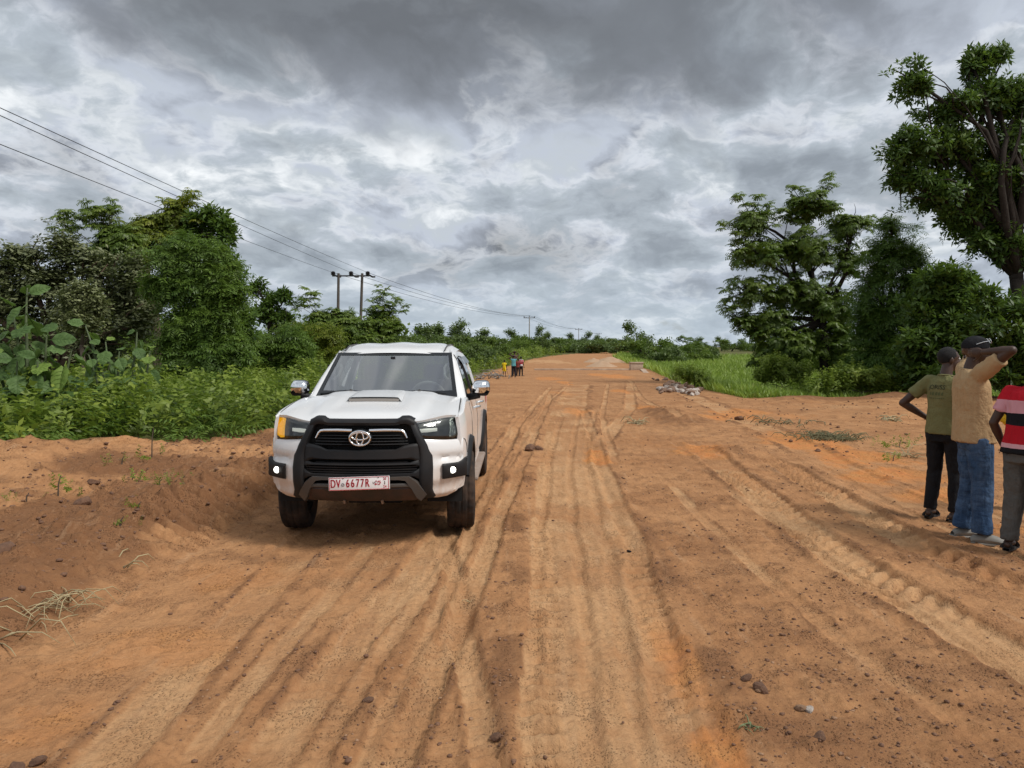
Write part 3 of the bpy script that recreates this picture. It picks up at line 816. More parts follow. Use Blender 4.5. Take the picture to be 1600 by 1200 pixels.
# ---- headlights
def head_out(q, s): return mir(q, s)
for s in (-1, 1):
    hx = [.435, .48, .52, .60, .70, .78, .822]
    hb = [1.085, 1.005, .978, .966, .955, .952, .975]
    ht = [1.098, 1.104, 1.110, 1.122, 1.140, 1.152, 1.150]
    hl = mir(panel(hx, hb, ht, off=.035, th=.12, nz=10, nx=30, bev=.004), s).build('headlight', principled('headlight_bowl', (.025, .027, .027), .3), TR)
    # projector bowl and bar inside
    for (x0, x1, zz0, zz1, o_) in [(.545, .66, .995, 1.075, .03), (.67, .775, .985, 1.10, .03)]:
        mir(panel([x0, (x0 + x1) / 2, x1], [zz0, zz0 - .004, zz0], [zz1, zz1 + .006, zz1 + .01], off=o_, th=.02, nz=8, nx=10, bev=.012, crown=-.02), s).build('reflector', REFL, hl, angle=80)
    mir(panel([.49, .56, .64], [1.022, 1.022, 1.028], [1.052, 1.056, 1.056], off=.022, th=.02, nz=4, nx=10, bev=.006), s).build('light_bar', DRL, hl)
    if s < 0:
        mir(panel([.725, .765, .817], [.968, .962, .985], [1.128, 1.136, 1.138], off=.020, th=.03, nz=8, nx=10, bev=.006), s).build('turn_signal', AMBER, hl)
    else:
        mir(panel([.74, .775, .815], [.97, .962, .985], [1.125, 1.136, 1.138], off=.022, th=.03, nz=8, nx=10, bev=.006, crown=-.01), s).build('turn_signal', REFL, hl)
    mir(panel(hx, hb, ht, off=.006, th=.03, nz=10, nx=30, bev=.012), s).build('headlight_lens', LENS, hl, angle=80)
    # fog lamp pods wrap round the corner
    mb = MB(); P = []
    for x in np.linspace(.690, .895, 12):
        k = (x - .69) / .205; y0 = float(Fr(x, .68)) - .028
        e = .012 if x < .695 or x > .89 else 0
        zt = .745 + .035 * float(sst(.6, 1, k)); zb = .612 + .006 * k
        P.append([(x, y0 + .10, zt), (x, y0 + .012 + e, zt - .002), (x, y0 + e, zt - .016), (x, y0 + e + .006, .69), (x, y0 + e, zb + .016), (x, y0 + .012 + e, zb), (x, y0 + .10, zb)])
    x_ = .690; mb.grid(P)
    mb.grid([P[0], [(a, b + .12, c) for a, b, c in P[0]]])
    fp = mir(mb, s).build('fog_lamp', BLACKP, TR, angle=45)
    cx = .775; cy = float(Fr(cx, .685)) - .045
    mb = MB(); mb.lathe([(.0, .0), (.0, .024), (.006, .0285), (.02, .029)], (s * cx, cy + .01, .686), 'y', 28); mb.build('bulb', LAMP, fp)
    mb = MB(); mb.lathe([(.022, .044), (.014, .043), (.014, .034), (.024, .031)], (s * cx, cy + .006, .686), 'y', 28); mb.build('bezel', GLOSSB, fp)
# ---- number plate
PL = empty('plate_root', (0, 0, 0))
bpy.data.objects.remove(PL)
pm = MB().box((0, 0, 0), (.52, .012, .112), bev=.004).mesh('number_plate', angle=30)
PL = link('number_plate', pm, TR, PLATEW)
PL.location = (.004, -.042, .612); PL.rotation_euler = (R(-4), R(-2.0), 0)
mb = MB()
for (cx, cz, w_, h_) in [(0, .0515, .508, .004), (0, -.0515, .508, .004), (-.252, 0, .004, .106), (.252, 0, .004, .106)]: mb.box((cx, -.0075, cz), (w_, .002, h_))
mb.build('border', PLATER, PL)
def plate_text(txt, x, z, h, mat, sx=1., name='lettering'):
    me = text_mesh(txt, h, .0008)
    n = len(me.vertices); co = np.empty(n * 3, np.float32); me.vertices.foreach_get('co', co); co = co.reshape(-1, 3)
    V = np.stack([co[:, 0] * sx + x, -.0078 - co[:, 2], co[:, 1] + z], 1).astype(np.float32)
    me.vertices.foreach_set('co', V.ravel()); me.update()
    return link(name, me, PL, mat)
for ch, x in zip('DV6677R', (-.221, -.176, -.096, -.054, -.012, .028, .070)):
    for dx in (-.0018, 0, .0018):
        me = plate_text(ch, x + dx, .0, .098, PLATER, .62); 
        if dx == 0: keep = me
        else:
            me.parent = None
            bm = bmesh.new(); bm.from_mesh(me.data)
            if dx < 0: first = bm
            else:
                bm2 = bmesh.new(); bm2.from_mesh(keep.data); bm2.from_mesh(me.data)
                t_ = bpy.data.meshes.new('x'); first.to_mesh(t_); bm2.from_mesh(t_); bm2.to_mesh(keep.data); bm2.free(); bpy.data.meshes.remove(t_)
                first.free(); bm.free()
            bpy.data.objects.remove(me)
mb = MB()
c0 = (-.138, -.0085, -.008)
mb.tube([(c0[0] + .013 * math.cos(2 * math.pi * k / 20), c0[1], c0[2] + .013 * math.sin(2 * math.pi * k / 20)) for k in range(21)], .0018, 5, False)
mb.tube([(c0[0] - .008, c0[1], c0[2] + .002), (c0[0] - .001, c0[1], c0[2] - .006), (c0[0] + .010, c0[1], c0[2] + .007)], .0018, 5)
mb.build('check_stamp', PLATEG, PL)
plate_text('20', .219, .033, .030, PLATER, .95); plate_text('24', .219, -.033, .030, PLATER, .95)
mb = MB(); r_ = random.Random(5)
for k in range(26): mb.box((.134 + r_.random() * .050, -.008, -.018 + r_.random() * .036), (.004 + r_.random() * .007, .0016, .003 + r_.random() * .004))
tag(mb.build('small_print', PLATER, PL), kind='stuff')
mb = MB()
for k in range(12): mb.box((.118 + r_.random() * .022, -.0082, -.012 + r_.random() * .022), (.004, .0016, .004))
tag(mb.build('small_print', PLATEG, PL), kind='stuff')
MB().box((.219, -.008, 0), (.006, .0016, .028)).build('dash', PLATEG, PL)
for x in (-.135, .165): MB().lathe([(-.009, .0), (-.009, .005), (-.006, .0055)], (x, 0, .046), 'y', 10).build('screw', PLATEG, PL)

# ---- sides
AR_F, AR_R, RAD = .965, 4.05, .470
def Xs(y, z):
    """half width of the body side"""
    x = ip(z, [.40, .52, .70, .90, 1.05, 1.13, 1.20, 1.24], [.845, .868, .882, .886, .880, .868, .850, .838])
    if y < .62: x = x - .30 * (.62 - y) ** 2 * 2.0
    return float(x)
def side(y0, y1, zb, zt, ny=30, nz=14, name='x', mat=None, parent=None, lip=.03):
    for s in (-1, 1):
        mb = MB(); P = []
        for y in np.linspace(y0, y1, ny):
            b = zb(y); t_ = zt(y)
            P.append([(Xs(y, b) - lip, y, b)] + [(Xs(y, b + (t_ - b) * k / nz), y, b + (t_ - b) * k / nz) for k in range(nz + 1)] + [(Xs(y, t_) - lip, y, t_ + .004)])
        P = [[(a - lip, b, c) for a, b, c in P[0]]] + P + [[(a - lip, b, c) for a, b, c in P[-1]]]
        mb.grid(P); o = mir(mb, s).build(name, mat, TR if parent is None else parent[s], angle=60)
        yield s, o
def arch(c):
    return lambda y: .50 if abs(y - c) >= RAD else max(.50, .385 + math.sqrt(RAD ** 2 - (y - c) ** 2) - .0)
def htop(y):
    v = min(max((y - .34) / .92, 0), 1)
    return hood_z(.80, v) - .016
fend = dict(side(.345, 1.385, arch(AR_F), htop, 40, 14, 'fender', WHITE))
for s in (-1, 1):   # fender top rolls into the hood shut line
    mb = MB(); P = []
    for y in np.linspace(.33, 1.385, 24):
        v = min(max((y - .34) / .92, 0), 1); zt = htop(y); xo = Xs(y, zt)
        xh = .815 - .035 * v + .004
        P.append([(xh - .01, y, hood_z(.80, v) - .02), (xh, y, hood_z(.80, v) - .003), (xh + (xo - xh) * .5, y, hood_z(.80, v) - .006), (xo - .004, y, zt + .004), (xo, y, zt)])
    mb.grid(P); mir(mb, s).build('fender_top', WHITE, fend[s], angle=70)
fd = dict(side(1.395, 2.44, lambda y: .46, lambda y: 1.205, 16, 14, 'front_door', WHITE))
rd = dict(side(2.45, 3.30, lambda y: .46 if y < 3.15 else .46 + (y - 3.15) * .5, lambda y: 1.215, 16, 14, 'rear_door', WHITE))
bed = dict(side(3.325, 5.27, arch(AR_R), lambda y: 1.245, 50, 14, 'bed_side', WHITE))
for s in (-1, 1):
    for dd, yh in ((fd, 2.30), (rd, 3.13)):
        x = Xs(yh, 1.08)
        mb = MB().tube([(s * (x - .01), yh - .11, 1.08), (s * (x + .035), yh - .08, 1.085), (s * (x + .04), yh + .05, 1.085), (s * (x - .01), yh + .09, 1.08)], .013, 8)
        mb.build('door_handle', CHROME, dd[s])
    # black flares over the wheels
    for c, par in ((AR_F, fend), (AR_R, bed)):
        mb = MB(); P = []
        for a in np.linspace(R(24) if c == AR_F else R(-4), R(184), 34):
            y = c - math.cos(a) * (RAD - .012); z = .385 + math.sin(a) * (RAD - .012)
            yo = c - math.cos(a) * (RAD + .062); zo = .385 + math.sin(a) * (RAD + .062)
            x0 = max(Xs(y, z), Xs(c, .8) - .04); x1 = Xs(yo, zo)
            P.append([(x0 - .10, y, z), (x0 + .034, y, z), (x0 + .040, y * .75 + yo * .25, z * .75 + zo * .25), (x1 + .034, y * .25 + yo * .75, z * .25 + zo * .75), (x1 + .004, yo, zo)])
        mb.grid(P); mir(mb, s).build('wheel_flare', BLACKP, par[s], angle=60)
        mb = MB(); P = []
        for a in np.linspace(R(-5), R(185), 20):
            P.append([(s * xq, c - math.cos(a) * (RAD - .02), .385 + math.sin(a) * (RAD - .02)) for xq in (.84, .52)])
        mb.grid(P); mb.build('wheel_well', VOID, par[s])
    # rocker and side step
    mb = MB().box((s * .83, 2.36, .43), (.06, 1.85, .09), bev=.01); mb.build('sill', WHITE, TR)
    mb = MB().box((s * .885, 2.36, .405), (.11, 1.92, .045), bev=.018)
    st = mb.build('side_step', principled('dusty_step', (.30, .24, .20), .7, vary=(5, .5, (.20, .12, .08))), TR)
    for y in (1.55, 2.4, 3.2): MB().box((s * .80, y, .40), (.14, .05, .03)).build('bracket', BLACKP, st)
# worn red sticker marks on the bed side
for s in (-1, 1):
    for k, (y, z, h_) in enumerate(((4.70, 1.04, .15), (4.82, 1.02, .17), (4.95, 1.03, .14))):
        P = [[(s * (Xs(yy + q * .05, zz) + .003), yy + q * .05, zz) for zz in np.linspace(z - h_ / 2, z + h_ / 2, 5)] for q, yy in ((0, y), (.5, y + .02), (1, y + .03))]
        MB().grid(P).build('sticker', REDDEC, bed[s])
# dark shut lines between the panels
for s in (-1, 1):
    MB().tube([(s * (.815 - .035 * v + .003), hood_y(.815 - .035 * v, v), hood_z(.80, v) - .001) for v in np.linspace(.02, 1, 14)], .0045, 5).build('shut_line', VOID, hood)
    MB().tube([(s * (Xs(y, z) + .001), y, z) for y, z in ((.40, .945), (.46, .93), (.52, .88), (.56, .80))], .004, 5).build('shut_line', VOID, fend[s])
    MB().tube([(s * (Xs(1.39, z) - .002), 1.39, z) for z in np.linspace(.48, 1.2, 8)], .006, 5).build('shut_line', VOID, fd[s])
    MB().tube([(s * (Xs(2.445, z) - .002), 2.445, z) for z in np.linspace(.48, 1.2, 8)], .006, 5).build('shut_line', VOID, rd[s])
# ---- greenhouse
def wx(z): return ip(z, [1.20, 1.45, 1.62, 1.70, 1.74], [.842, .760, .690, .650, .620])          # glasshouse half width
def wsy(x, z):  # windscreen surface
    k = (z - 1.285) / (1.70 - 1.285); return 1.30 + k * .60 + .13 * (abs(x) / .75) ** 2 * (1 - .25 * k)
def wsw(z): return ip(z, [1.25, 1.70], [.725, .618])
P = []
for i in range(25):
    P.append([((-1 + i / 12) * wsw(z), wsy((-1 + i / 12) * wsw(z), z), z) for z in np.linspace(1.265, 1.698, 14)])
WS = MB().grid(P).build('windscreen', GLASS, TR, angle=180)
# black ceramic border on the glass
mb = MB()
def ws(x, z, o_=.004): return (x, wsy(x, z) - o_, z + o_ * .5)
for i0, i1 in ((-1, 1),):
    mb.grid([[ws((-1 + k / 12) * (wsw(1.26) + .006), 1.26), ws((-1 + k / 12) * wsw(1.305), 1.310 + .010 * abs(-1 + k / 12) ** 2)] for k in range(25)])
    mb.grid([[ws((-1 + k / 12) * wsw(1.685), 1.678), ws((-1 + k / 12) * (wsw(1.706)), 1.706)] for k in range(25)])
for s in (-1, 1):
    mb.grid([[ws(s * (wsw(z) + .008), z), ws(s * (wsw(z) - .032), z)] for z in np.linspace(1.26, 1.706, 12)])
mb.build('screen_border', GLOSSB, WS, fix=False)
mb = MB().box((.0, wsy(0, 1.65) - .003, 1.65), (.05, .02, .03), bev=.005); mb.box((0, wsy(0, 1.62) + .09, 1.62), (.22, .03, .06), bev=.02)
mb.build('interior_mirror', GLOSSB, WS)
# roof
ROOFY = [1.885, 1.93, 2.02, 2.25, 2.6, 2.95, 3.18, 3.26]; ROOFZ = [1.706, 1.734, 1.764, 1.804, 1.820, 1.805, 1.775, 1.745]
P = []
for i in range(33):
    u = -1 + i / 16
    row = []
    for y in np.linspace(1.885, 3.26, 24):
        zc = ip(y, ROOFY, ROOFZ); hw = .655
        dz = -.030 * u ** 2 - .055 * float(sst(.86, 1.0, abs(u)))
        if .80 < abs(u) < .88 and y > 1.95: dz -= .010
        dz += .006 * math.cos(u * 9.5) * float(sst(2.0, 2.3, y)) * float(abs(u) < .8)
        yy = y + .13 * (abs(u) * hw / .75) ** 2 * .75 * float(sst(2.4, 1.885, y))
        row.append((u * hw, yy, zc + dz))
    P.append(row)
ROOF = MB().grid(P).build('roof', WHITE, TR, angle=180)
for s in (-1, 1):
    MB().tube([(s * .548, 1.97, 1.731), (s * .552, 2.2, 1.782), (s * .555, 2.6, 1.798), (s * .552, 3.0, 1.785)], .008, 6).build('roof_seam', GREYP, ROOF)
for s in (-1, 1):
    # A pillar
    P = []
    for z in np.linspace(1.20, 1.72, 12):
        xi = wsw(z) + .005; y0 = wsy(xi, z); xo = wx(z) - .012
        P.append([(xi - .005, y0 + .03, z - .01), (xi, y0 - .006, z), (xi + (xo - xi) * .45, y0 + .012, z + .010), (xo - .006, y0 + .05, z + .008), (xo + .004, y0 + .085, z), (xo - .03, y0 + .10, z)])
    mir(MB().grid(P), s).build('windscreen_pillar', WHITE, TR, angle=60)
    # roof rail, B and C pillars
    P = []
    for y in np.linspace(1.97, 3.30, 20):
        zc = ip(y, ROOFY, ROOFZ) - .07; zc = min(zc, 1.752)
        x = wx(zc - .05)
        P.append([(x - .03, y, zc - .085), (x + .004, y, zc - .085), (x - .004, y, zc - .04), (x - .03, y, zc + .005), (x - .075, y, zc + .022)])
    mir(MB().grid(P), s).build('roof_rail', WHITE, TR, angle=70)
    for (ya, yb_) in ((2.40, 2.50), (3.22, 3.36)):
        P = []
        for z in np.linspace(1.20, 1.66, 8):
            x = wx(z); P.append([(x - .05, ya, z), (x + .002, ya + .01, z), (x + .002, yb_ - .01, z), (x - .05, yb_, z)])
        mir(MB().grid(P), s).build('door_pillar', BLACKP if ya < 3 else WHITE, TR, angle=60)
    # side glass with dark rain visors
    for nm, y0b, y0t, y1, dd in (('front_window', 1.62, 2.06, 2.41, fd), ('rear_window', 2.49, 2.49, 3.23, rd)):
        P = []
        for k in range(8):
            z = 1.205 + (1.635 - 1.205) * k / 7; a = y0b + (y0t - y0b) * k / 7
            P.append([(wx(z) - .012, a + (y1 - a) * q / 6, z) for q in range(7)])
        gw = mir(MB().grid(P), s).build(nm, GLASSD, dd[s], angle=180)
        P = []
        for q in range(9):
            y = y0t + .02 + (y1 - y0t - .02) * q / 8
            P.append([(wx(1.655) + .010, y, 1.655), (wx(1.60) + .030, y, 1.60), (wx(1.575) + .030, y, 1.575)])
        mir(MB().grid(P), s).build('rain_visor', GLOSSB, gw)
    # small quarter light ahead of the front window (black sail) and belt trim
    P = [[(wx(1.21) - .006, y, 1.205), (wx(1.25) - .006, y, 1.25)] for y in np.linspace(1.50, 3.25, 8)]
    mir(MB().grid(P), s).build('belt_trim', BLACKP, fd[s])
    P = [[(wx(1.21) - .008, 1.46, 1.21), (wx(1.21) - .008, 1.66, 1.21)], [(wx(1.38) - .008, 1.64, 1.38), (wx(1.38) - .008, 1.84, 1.38)]]
    mir(MB().grid(P), s).build('sail_panel', BLACKP, fd[s])
    MB().box((s * (wx(1.55) + .012), 1.93, 1.55), (.012, .03, .05), bev=.003).build('badge', BLACKP, TR)
    # mirrors
    mb = MB().tube([(s * .80, 1.66, 1.235), (s * .88, 1.62, 1.245), (s * .94, 1.60, 1.265)], [.04, .035, .04], 10)
    mr = mb.build('side_mirror', BLACKP, TR)
    mb = MB(); P = []
    for k in range(13):                                   # shell: rounded wedge, full side outboard
        u = k / 12; x = .875 + .178 * u
        hh = .077 * (1 - (2 * u - 1) ** 6 * .55) * (1 + .06 * u); yy = 1.545 + .035 * abs(u - .4) ** 2 * 4
        P.append([(s * x, yy + .13, 1.335 + hh), (s * x, yy + .05, 1.335 + hh), (s * x, yy + .015, 1.335 + hh * .72), (s * x, yy, 1.335 + hh * .1), (s * x, yy + .018, 1.335 - hh * .6), (s * x, yy + .05, 1.335 - hh * .82), (s * x, yy + .13, 1.335 - hh * .82)])
    mb.grid(P); mb.grid([P[0], [(s * .885, 1.66, 1.335)] * 7]); mb.grid([P[-1], [(s * 1.05, 1.66, 1.335)] * 7])
    mb.build('mirror_cap', CHROME, mr, angle=75)
    mb = MB(); P = []
    for k in range(13):
        u = k / 12; x = .873 + .182 * u; hh = .077 * (1 - (2 * u - 1) ** 6 * .55) * (1 + .06 * u)
        P.append([(s * x, 1.575, 1.335 - hh * .70), (s * x, 1.585, 1.335 - hh * 1.02), (s * x, 1.69, 1.335 - hh * 1.02), (s * x, 1.69, 1.335 + hh * 1.02), (s * x, 1.67, 1.335 + hh * 1.02)])
    mb.grid(P); mb.build('mirror_rim', BLACKP, mr)
# cowl and wipers
P = [[(x, 1.27 - .10 * (x / .78) ** 2, hood_z(x, 1.0) - .03), (x, wsy(x, 1.26) + .02, 1.258)] for x in np.linspace(-.74, .74, 17)]
MB().grid(P).build('cowl', BLACKP, TR)
for (x0, x1) in ((-.15, -.68), (.62, .02)):
    pts = []
    for k in range(9):
        u = k / 8; x = x0 + (x1 - x0) * u; z = 1.288 + .030 * math.sin(math.pi * min(1, u * 1.1)) ; pts.append((x, wsy(x, z) - .022, z))
    wp = MB().tube(pts, .011, 6).build('wiper', GLOSSB, TR)
    MB().tube([(x0, wsy(x0, 1.27) - .02, 1.272), ((x0 + x1) / 2, wsy((x0 + x1) / 2, 1.312) - .035, 1.318)], .014, 6).build('wiper_arm', BLACKP, wp)
for x in (-.33, .36): MB().box((x, hood_y(x, .985), hood_z(x, .985) + .008), (.03, .02, .014), bev=.004).build('washer_jet', GREYP, hood)
# cabin
P = []
for x in np.linspace(-.74, .74, 17):
    P.append([(x, wsy(x, 1.25) + .02, 1.245), (x, 1.55, 1.245 + .015 * math.cos(x * 4)), (x, 1.80, 1.25 + .03 * float(.15 < x < .65)), (x, 1.92, 1.15), (x, 1.95, .8)])
MB().grid(P).build('dashboard', CABIN, TR, angle=70)
sw = MB().tube([(.36 + .185 * math.cos(2 * math.pi * k / 28), 2.02 - .07 * math.sin(2 * math.pi * k / 28) , 1.21 + .172 * math.sin(2 * math.pi * k / 28)) for k in range(29)], .017, 8, False)
sw.box((.36, 2.03, 1.15), (.16, .05, .10), bev=.02); sw.box((.36, 2.02, 1.16), (.34, .025, .03), bev=.01)
sw.build('steering_wheel', CABINL, TR)
for x in (-.36, .36):
    mb = MB().box((x, 2.60, 1.05), (.50, .14, .68), Euler((R(-12), 0, 0)), .05); mb.box((x, 2.40, .72), (.50, .52, .16), None, .05)
    sq = mb.build('front_seat', SEATM, TR)
    MB().box((x, 2.70, 1.475), (.27, .10, .17), None, .04).build('headrest', SEATM, sq)
mb = MB().box((0, 3.22, 1.02), (1.35, .12, .62), None, .04); mb.build('rear_seat', SEATM, TR)
for s in (-1, 1):   # trim on the pillars and grab handles
    P = [[(s * (wsw(z) - .012), wsy(wsw(z), z) + .03, z), (s * (wsw(z) - .052), wsy(wsw(z), z) + .055, z)] for z in np.linspace(1.27, 1.68, 8)]
    MB().grid(P).build('pillar_trim', CABINL, TR)
    pts = [(s * (wsw(z) - dx), wsy(wsw(z), z) + .055, z) for z, dx in ((1.42, .05), (1.43, .085), (1.47, .105), (1.54, .10), (1.575, .075), (1.58, .05))]
    MB().tube(pts, .014, 8).build('grab_handle', CABINL, TR)
P = [[(x, y, ip(y, ROOFY, ROOFZ) - .045 - .03 * (x / .6) ** 2) for y in np.linspace(1.95, 3.2, 8)] for x in np.linspace(-.6, .6, 9)]
MB().grid(P).build('headliner', CABINL, TR)
P = [[(x, 3.32, 1.22), (x * .9, 3.27, 1.70)] for x in np.linspace(-.72, .72, 9)]
MB().grid(P).build('rear_screen', GLASSD, TR)
MB().box((0, 3.34, .9), (1.62, .04, .64)).build('cab_back', WHITE, TR)
MB().box((0, 2.2, .52), (1.60, 2.3, .06)).build('cab_floor', VOID, TR)
# bed
MB().box((0, 4.3, .72), (1.5, 1.9, .05)).build('bed_floor', BLACKP, TR)
MB().box((0, 5.26, .98), (1.66, .06, .52), None, .02).build('tailgate', WHITE, TR)
for s in (-1, 1): MB().box((s * .815, 4.3, 1.25), (.07, 1.93, .03), None, .01).build('bed_rail', WHITE, bed[s])
# chassis and underbody
mb = MB()
for s in (-1, 1): mb.box((s * .42, 2.85, .50), (.10, 4.6, .14))
mb.box((0, .65, .56), (1.2, .6, .2)); mb.box((0, 1.5, .42), (.5, 1.6, .25)); mb.tube([(-.8, AR_R, .385), (.8, AR_R, .385)], .06, 10); mb.tube([(-.8, AR_F, .36), (.8, AR_F, .36)], .045, 10)
mb.build('chassis', VOID, TR)
# ---- wheels
def wheel(s, y, steer):
    we = empty('wheel', (s * .792, y, .385)); we.parent = TR; we.rotation_euler = (0, 0, steer)
    prof = [(-.10, .235), (-.125, .27), (-.133, .315), (-.128, .352), (-.112, .374)]
    tw = np.linspace(-.105, .105, 22)
    for i, a in enumerate(tw):
        r = .386 - .010 * (a / .105) ** 2
        if i in (4, 5, 9, 10, 11, 12, 16, 17) and i % 1 == 0:
            r -= .009 if i in (4, 5, 10, 11, 16, 17) else 0
        prof.append((a, r))
    prof += [(.112, .374), (.128, .352), (.133, .315), (.125, .27), (.10, .235)]
    n = 96; mb = MB(); b0 = 0; P = []
    for k in range(n + 1):
        t_ = 2 * math.pi * k / n; row = []
        for i, (a, r) in enumerate(prof):
            if .07 < abs(a) < .12 and r > .36: r = r - (.008 if k % 3 == 0 else 0)
            elif abs(a) < .07 and k % 4 == 0 and r > .38: r -= .004
            row.append((a, r * math.cos(t_), r * math.sin(t_)))
        P.append(row)
    mb.grid(P); mb.build('tyre', RUBBER, we, angle=35)
    mb = MB(); mb.lathe([(s * .05, .235), (s * .10, .243), (s * .118, .238), (s * .112, .222), (s * .07, .21), (s * -.05, .205), (s * -.10, .235)], n=48)
    for k in range(6):
        for dt in (-.14, .14):
            a = 2 * math.pi * k / 6
            mb.tube([(s * .085, .04 * math.cos(a), .04 * math.sin(a)), (s * .100, .12 * math.cos(a + dt * .6), .12 * math.sin(a + dt * .6)), (s * .09, .225 * math.cos(a + dt), .225 * math.sin(a + dt))], [.024, .018, .02], 6)
    mb.lathe([(s * .02, .09), (s * .095, .07), (s * .105, .045), (s * .105, 0)], n=24)
    mb.build('rim', ALLOY, we, angle=50)
    mb = MB(); mb.lathe([(s * .0, .0), (s * .0, .17), (s * .02, .17)], n=32); mb.build('brake_disc', GREYP, we)
for s in (-1, 1):
    wheel(s, AR_F, R(5)); wheel(s, AR_R, 0)
# ================================================================ VEGETATION
BARK = principled('bark', (.085, .062, .045), .9, spec=.2, bump=(14, .8, .03), vary=(3, .6, (.16, .13, .10)))
BARKD = principled('dark_bark', (.026, .020, .016), .9, spec=.2, bump=(14, .8, .03), vary=(3, .5, (.055, .045, .036)))
LM = dict(
    neem=leaf_mat('neem_leaf', (.040, .075, .013), (.130, .185, .028), trans=.36, yellow=(.24, .28, .045)),
    feather=leaf_mat('feathery_leaf', (.050, .095, .018), (.135, .210, .036), trans=.42, yellow=(.20, .28, .045)),
    featherd=leaf_mat('dark_feathery_leaf', (.034, .075, .015), (.105, .175, .028), trans=.38, yellow=(.13, .20, .035)),
    broad=leaf_mat('broad_leaf', (.026, .055, .012), (.090, .150, .025), trans=.38, yellow=(.20, .29, .04)),
    dull=leaf_mat('dull_leaf', (.060, .072, .034), (.145, .158, .072), trans=.18, yellow=(.19, .20, .085)),
    dusty=leaf_mat('dusty_leaf', (.11, .125, .055), (.22, .235, .110), trans=.18, yellow=(.28, .29, .13)),
    yellow=leaf_mat('yellow_green_leaf', (.080, .115, .014), (.20, .230, .028), trans=.4, yellow=(.42, .35, .045)),
    weed=leaf_mat('weed_leaf', (.085, .130, .020), (.250, .315, .048), trans=.42, yellow=(.40, .43, .08)),
    grass=leaf_mat('grass_blade', (.15, .22, .035), (.27, .37, .060), trans=.45, yellow=(.45, .44, .15)),
    far=leaf_mat('far_leaf', (.050, .078, .024), (.110, .155, .042), trans=.25, yellow=(.15, .195, .05)),
)
STRAW = principled('dry_straw', (.42, .34, .19), .8, vary=(4, .6, (.26, .20, .10)))

